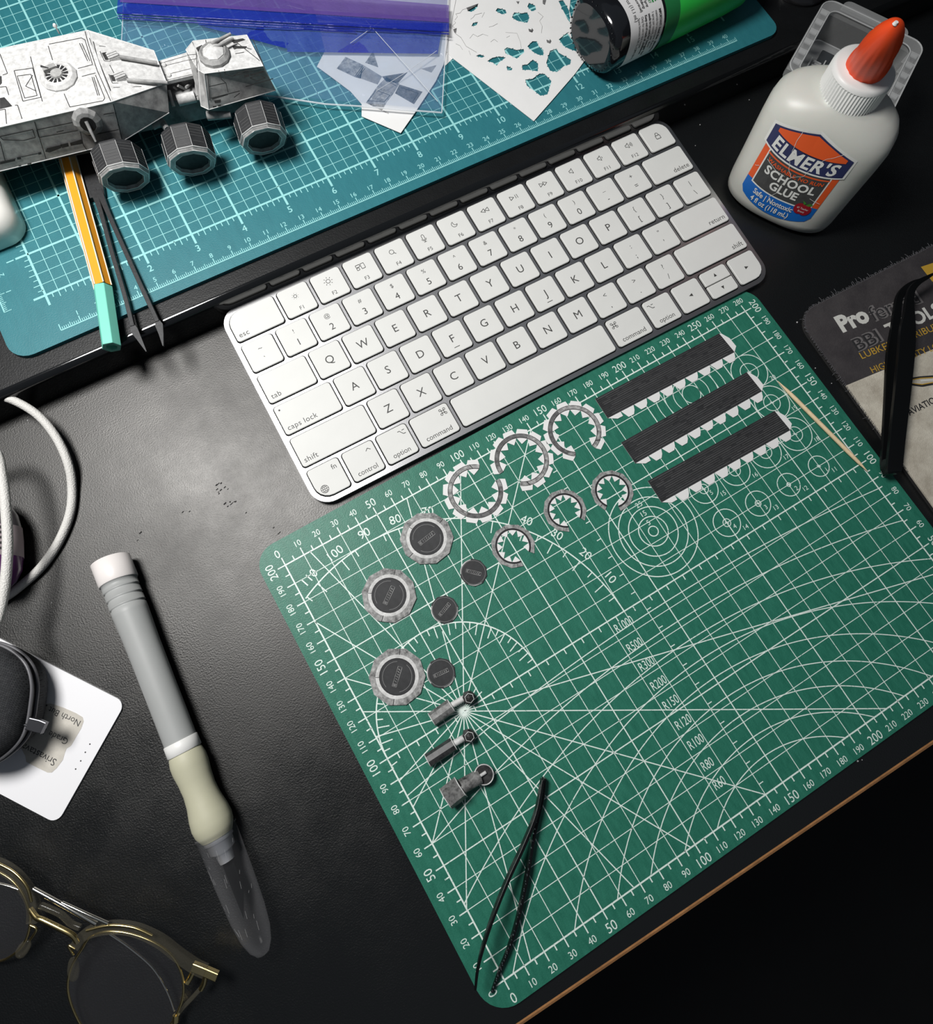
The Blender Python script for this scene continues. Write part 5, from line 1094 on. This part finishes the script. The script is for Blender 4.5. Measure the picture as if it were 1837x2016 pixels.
c0, c1_ = pt(350, 198, 40), pt(384, 190, 40); m = MB(); m.tube([c0, c1_], 2.4, 8); m.build('neck_canister', M_hull, t, world=True)
# head
tq = [pt(u, v, 56) for u, v in ((380, 81), (486, 69), (518, 130), (402, 145))]; bq = [pt(u, v, 42) for u, v in ((372, 112), (510, 108), (543, 178), (411, 216))]; lf = pt(396, 209, 42.5); lt = pt(391, 139, 53); lt2 = pt(366, 98, 52)
m = MB(); v = tq + bq + [lf, lt, lt2, low(lt2, 42)]
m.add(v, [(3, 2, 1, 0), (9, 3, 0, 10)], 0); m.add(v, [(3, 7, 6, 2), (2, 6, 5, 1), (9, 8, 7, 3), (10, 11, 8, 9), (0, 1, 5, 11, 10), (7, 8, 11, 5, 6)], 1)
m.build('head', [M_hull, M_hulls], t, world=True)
nh = (tq[2] - tq[3]).cross(bq[3] - tq[3]).normalized(); nh = nh if nh.y < 0 else -nh
kk = 1046 / 300.
lines([[(380, 290), (395, 480)], [(455, 275), (475, 335), (505, 360), (520, 425)], [(400, 465), (600, 415)], [(495, 265), (500, 300), (550, 315), (590, 290), (760, 245)], [(390, 385), (500, 360)], [(670, 325), (730, 305), (775, 325), (720, 345), (670, 325)], [(560, 310), (690, 280)], [(640, 385), (830, 330)], [(560, 460), (600, 430)]], tq[3], nh, .34, 'head_lines', M_pline, off=.08, sc=kk, org=(300, 60), fill=[[(630, 305), (665, 295), (665, 315), (632, 325)], [(670, 300), (760, 275), (772, 285), (675, 312)], [(410, 465), (520, 435), (520, 442), (412, 475)], [(415, 520), (440, 515), (440, 526), (415, 530)], [(450, 512), (470, 508), (472, 518), (452, 523)], [(425, 482), (470, 472), (470, 495), (430, 500)]])
lines([[(275, 80), (300, 130), (310, 290)], [(365, 60), (380, 150)], [(550, 60), (740, 210)], [(560, 130), (620, 110), (680, 130)], [(570, 160), (630, 150)], [(240, 170), (300, 165)], [(250, 205), (300, 195)], [(690, 60), (760, 230)]], Vector((0, 0, 56)), up, .34, 'head_roof_lines', M_pline, sc=kk, org=(300, 60), fill=[[(540, 70), (620, 55), (640, 65), (560, 90)], [(550, 105), (650, 110), (640, 125), (555, 125)], [(300, 120), (340, 100), (360, 160), (325, 170)]])
c = pt(423, 111, 56); T_ = Matrix.Translation(c); MB().lathe([(7.2, 0), (7.3, 1.4), (5.9, 2.6), (5.3, 2.0)], 12, smooth=False, T=T_).build('head_turret_ring', M_hulls, t, world=True)
m = MB(); m.lathe([(5.2, 1.2), (5.0, 2.4), (2.0, 3.6), (.1, 3.9)], 8, smooth=False, T=T_); m.build('head_turret_dome', M_hull, t, world=True)
for dy in (-.2, 2.6): m = MB(); m.tube([c + Vector((1, dy + 1, 2.8)), c + Vector((11.5, dy + 2.2, 3.0))], [1.0, .6], 7); m.build('twin_gun', M_hulls, t, world=True)
m = MB(); 
for a, b in ((tq[3], tq[2]), (tq[2], bq[2]), (bq[3], bq[2]), (tq[3], bq[3]), (tq[0], tq[1]), (tq[1], tq[2]), (tq[0], tq[3]), (bq[3], lf), (lf, lt), (lt, lt2), (lt2, tq[0]), (lt, tq[3])): m.tube([a, b], .2, 5)
m.build('fold_edges', M_crease, t, world=True)
# chassis and wheels
ex = (E2 - F2); ex.z = 0; ex.normalize(); ey = Vector((-ex.y, ex.x, 0))      # ey points away from the camera
ch0 = pt(322, 258, 27); ch1 = pt(512, 214, 27)
dc = (ch1 - ch0); dc.z = 0; dc.normalize(); oc = Vector((-dc.y, dc.x, 0))
def blk(a, b, w, z0, z1, name, m_, tt=t): m = MB(); m.prism([(p.x, p.y) for p in (a, b, b + oc * w, a + oc * w)], z0, z1); return m.build(name, m_, tt, world=True)
blk(ch0 - dc * 40 + oc * 2, ch1 - dc * 1, 22, 28, 40.5, 'chassis', mat('grey_chassis_print', (.10, .10, .10), .7, nscale=160, col2=(.30, .30, .30)))
blk(pt(-95, 372, 30) + oc * 8, pt(205, 305, 30) + oc * 5, 26, 28, 37.2, 'chassis', mat('grey_paper_underside', (.12, .12, .12), .7))
def wheel(u, v, zc, R=12.0, Wd=13.0, yaw=0.0):
    c = pt(u, v, zc); nw = (-oc).copy(); nw.rotate(Matrix.Rotation(yaw, 3, 'Z')); s = nw.cross(up).normalized(); nw = (nw * math.cos(.3) - up * math.sin(.3)).normalized(); u_ = s.cross(nw); T = Matrix(((s.x, u_.x, nw.x, c.x), (s.y, u_.y, nw.y, c.y), (s.z, u_.z, nw.z, c.z), (0, 0, 0, 1)))
    w = MB(); w.lathe([(R * .96, -Wd), (R, -Wd + 1), (R, -1.6)], 10, smooth=False, T=T); o = w.build('wheel', M_prdark, t, world=True)
    def sub(mb, name, m_): 
        x = mb.build(name, m_, None); me = x.data
        for vv in me.vertices: vv.co = vv.co - Vector(t.location)
        x.parent = o; return x
    r = MB(); r.lathe([(R, -1.6), (R * .93, 0), (R * .74, .1), (R * .70, -1.6)], 10, smooth=False, T=T, cap=False); sub(r, 'rim', M_hulls)
    h = MB(); h.lathe([(R * .71, -1.7), (R * .70, -1.5)], 20, smooth=False, T=T); sub(h, 'hub_disc', M_prblack)
    e = MB()
    for rr, zz in ((R * 1.005, -1.6), (R * .93, .03), (R * .74, .12)):
        p = [T @ Vector((rr * math.cos(2 * PI * i / 10), rr * math.sin(2 * PI * i / 10), zz)) for i in range(10)]; e.tube(p + [p[0]], .2, 5)
    for i in range(10): e.tube([T @ Vector((R * 1.0 * math.cos(2 * PI * i / 10), R * 1.0 * math.sin(2 * PI * i / 10), zz)) for zz in (-Wd + 1, -1.6)], .1, 4)
    sub(e, 'pale_edges', M_crease)
    g = MB(); rnd = random.Random(u)
    for j in range(9):
        zz = -Wd + 2 + j * 1.35
        for i in range(10):
            if rnd.random() < .2: continue
            a0, a1 = 2 * PI * (i + rnd.random() * .2) / 10, 2 * PI * (i + .8 + rnd.random() * .2) / 10; ci, cf = math.cos(PI / 10), lambda a: math.cos(((a % (PI / 5)) - PI / 10))
            pa, pb = [T @ Vector((R * ci / cf(a) * 1.004 * math.cos(a), R * ci / cf(a) * 1.004 * math.sin(a), zz)) for a in (a0, a1)]; g.tube([pa, pb], .1, 4)
    sub(g, 'tread_lines', M_line)
wheel(521, 279, 31.8); wheel(380, 322, 31.8, yaw=-.03); wheel(248, 354, 31.8, yaw=.02)
for (u0, v0, u1, v1, z) in ((455, 226, 408, 228, 36), (330, 255, 318, 240, 34), (300, 250, 320, 236, 35)): m = MB(); m.tube([pt(u0, v0, z), pt(u1, v1, z)], [1.5, 2.1], 8); m.build('axle_link', M_hulls, t, world=True)
c = pt(117, 66, 56); q_ = MB(); q_.tube([c, c + Vector((0, 0, 3))], .35, 6); q_.lathe([(.8, 3), (1, 3.6), (.6, 4.2)], 8, T=Matrix.Translation(c)); q_.build('antenna', M_crease, t, world=True)
# ---------------------------------------------------------------- eyeglasses
M_gold = mat('brushed_gold', (.75, .60, .28), .25, metal=1); M_acet = clear('smoky_clear_acetate', (.12, .11, .08), .13, .08); M_lens = clear('lens_glass', (.10, .10, .11), .05, .04); M_sil = mat('bright_gold_bar', (.92, .88, .78), .12, metal=1)
g0 = pt(110, 1880, 0); t = thing('eyeglasses', 'gold and clear framed round eyeglasses lying in the lower left corner', 'glasses', (g0.x, g0.y, .1))
def wire(pts, r, name, m_, k=6, lab=None): return MB().tube(catmull([pt(*p) for p in pts], k), r, 8).build(name, m_, t, world=True, label=lab)
RR = [(163, 1866, 9), (178, 1845, 10), (212, 1834, 11), (255, 1838, 11), (302, 1855, 11), (337, 1880, 10), (357, 1915, 9), (361, 1955, 7), (350, 1992, 5.5), (325, 2030, 4), (280, 2062, 3), (225, 2068, 2.4), (178, 2040, 2.4), (150, 2000, 3), (134, 1950, 5), (140, 1905, 7), (163, 1866, 9)]
LR = [(-5, 1715, 10), (22, 1732, 10.5), (44, 1758, 10.5), (57, 1792, 9.5), (59, 1820, 8.5), (50, 1852, 7), (28, 1878, 5.5), (-5, 1893, 4), (-55, 1890, 2.6), (-100, 1850, 2.6), (-120, 1790, 4), (-100, 1740, 6), (-50, 1712, 9), (-5, 1715, 10)]
wire(RR, .5, 'lens_rim', M_gold); wire(LR, .5, 'lens_rim', M_gold)
for P in (RR, LR):
    q = [pt(*p) for p in P[:-1]]; c = sum(q, Vector()) / len(q); m = MB(); m.add([c + Vector((0, 0, .9))] + q, [(0, i + 1, (i + 1) % len(q) + 1) for i in range(len(q))], 0, True); m.build('lens', M_lens, t, world=True)
def slab_(pts, w, h, name, m_, k=5):
    P = catmull([pt(*p) for p in pts], k); rings = []
    for i, p in enumerate(P):
        d = P[min(i + 1, len(P) - 1)] - P[max(i - 1, 0)]; d.z = 0; d.normalize(); s = Vector((-d.y, d.x, 0)) * w / 2; u_ = Vector((0, 0, h / 2)); rings.append([p - s - u_, p + s - u_, p + s + u_, p - s + u_])
    return MB().loft(rings, smooth=False).build(name, m_, t, world=True, bevel=.4)
slab_([(150, 1862, 10), (170, 1838, 11.5), (212, 1826, 12), (262, 1829, 12), (312, 1850, 12), (352, 1880, 11.5), (384, 1902, 11), (405, 1912, 11)], 4.2, 3.4, 'brow', M_acet)
slab_([(-60, 1690, 11), (-10, 1700, 11.5), (26, 1720, 12), (52, 1750, 12), (66, 1782, 11), (66, 1815, 10)], 4.2, 3.4, 'brow', M_acet)
wire([(170, 1832, 13.5), (215, 1822, 14), (262, 1826, 14), (300, 1842, 13.5)], .55, 'brow_trim', M_gold); wire([(-10, 1697, 13.5), (26, 1716, 14), (52, 1744, 14), (62, 1775, 13)], .55, 'brow_trim', M_gold)
wire([(66, 1750, 15), (128, 1784, 15.5), (190, 1819, 15)], .9, 'top_bar', M_sil); wire([(122, 1777, 15.5), (170, 1799, 15.5), (213, 1818, 15)], .7, 'top_bar', M_sil)
wire([(60, 1790, 11), (72, 1806, 12.5), (84, 1811, 13), (115, 1826, 13), (143, 1841, 12.5), (152, 1855, 11)], 1.1, 'bridge', M_gold)
wire([(80, 1782, 12), (95, 1788, 12), (120, 1800, 12), (140, 1818, 12), (158, 1826, 12)], 1.3, 'bridge', M_acet)
wire([(216, 1839, 9), (255, 1866, 8), (300, 1905, 7), (328, 1950, 5.5), (343, 1990, 4)], .55, 'bright_wire', M_sil); wire([(-10, 1738, 9), (15, 1744, 9), (38, 1752, 9)], .6, 'bright_wire', M_sil)  # pale wires across the lenses; the second is the left temple bar
for a, b, c in (((148, 1868, 9), (135, 1862, 9), (145, 1880, 8)), ((60, 1822, 9), (72, 1830, 9), (60, 1850, 7))): wire([a, b, c], .5, 'pad_arm', M_gold)
for a, b in (((145, 1884, 8), (144, 1932, 5)), ((58, 1852, 7), (34, 1884, 5))):
    A, B = pt(*a), pt(*b); m = MB(); m.tube([A.lerp(B, x) for x in (0, .05, .2, .5, .8, .95, 1)], [.4, 1.3, 2.0, 2.4, 2.2, 1.4, .4], 14, flat=.55); m.build('nose_pad', M_acet, t, world=True)
slab_([(380, 1902, 10.5), (400, 1910, 11), (428, 1922, 11.5)], 3.2, 2.6, 'end_piece', M_gold); wire([(384, 1905, 8), (374, 1925, 7), (368, 1935, 7)], 1.2, 'hinge', M_gold); wire([(405, 1918, 9), (402, 1935, 7), (396, 1947, 6)], 1.1, 'hinge', M_gold)
wire([(396, 1945, 6), (378, 1965, 5.5), (355, 1990, 5), (345, 2012, 4.5), (330, 2060, 3)], .9, 'temple', M_acet); wire([(347, 1998, 5), (346, 2012, 5)], 1.4, 'hinge_pin', M_gold)
# ---------------------------------------------------------------- crumbs and scuffs on the desk
M_cr = mat('pale_crumb', (.5, .5, .5), .7); M_bs = mat('dark_scuff', (.012, .012, .012), .9)
sc_ = MB(); rnd = random.Random(8)
for (u, v, n_) in ((432, 958, 9), (446, 985, 6), (478, 1002, 1), (545, 1040, 2), (272, 1055, 2), (360, 1008, 2)):
    for k in range(n_):
        a, b = pt(u + rnd.random() * 26 - 8, v + rnd.random() * 24 - 8, .06), 0; l = .8 + rnd.random() * 1.6; sc_.line((a.x, a.y), (a.x + l * .8, a.y + l * .25), .3 + rnd.random() * .3, .05)
sc_.build('scuff_marks', M_bs, dk, world=True)
rnd = random.Random(2); crumbs = [(1418, 195, .35), (1475, 197, .3), (1378, 246, .35), (1369, 287, .25), (1569, 635, .5), (1605, 725, .35), (1660, 830, .2), (1637, 755, .3), (1703, 868, .3), (1697, 1496, .25), (1688, 1498, .5), (55, 828, .45), (102, 1187, .3), (448, 1190, .3), (152, 905, .2)]
m = MB()
for u, v, r in crumbs:
    q = pt(u, v, 0); m.lathe([(r * .5, .02), (r, r * .4), (r * .6, r), (.05, r * 1.2)], 6, smooth=False, T=Matrix.Translation((q.x, q.y, 0)) @ Matrix.Rotation(rnd.random() * 3, 4, 'Z'))
tag(m.build('crumbs', M_cr), 'tiny pale crumbs and dust specks scattered over the black desk', 'crumbs', kind='stuff')
q = pt(224, 515 - 12, 20.2); t = thing('wire_snip', 'tiny shiny snippet on the teal mat between the tweezer arms', 'snippet', (q.x, q.y, 20)); MB().tube([pt(222, 500, 20.5), pt(229, 506, 20.5)], .5, 8).build('snippet', M_steel, t, world=True)
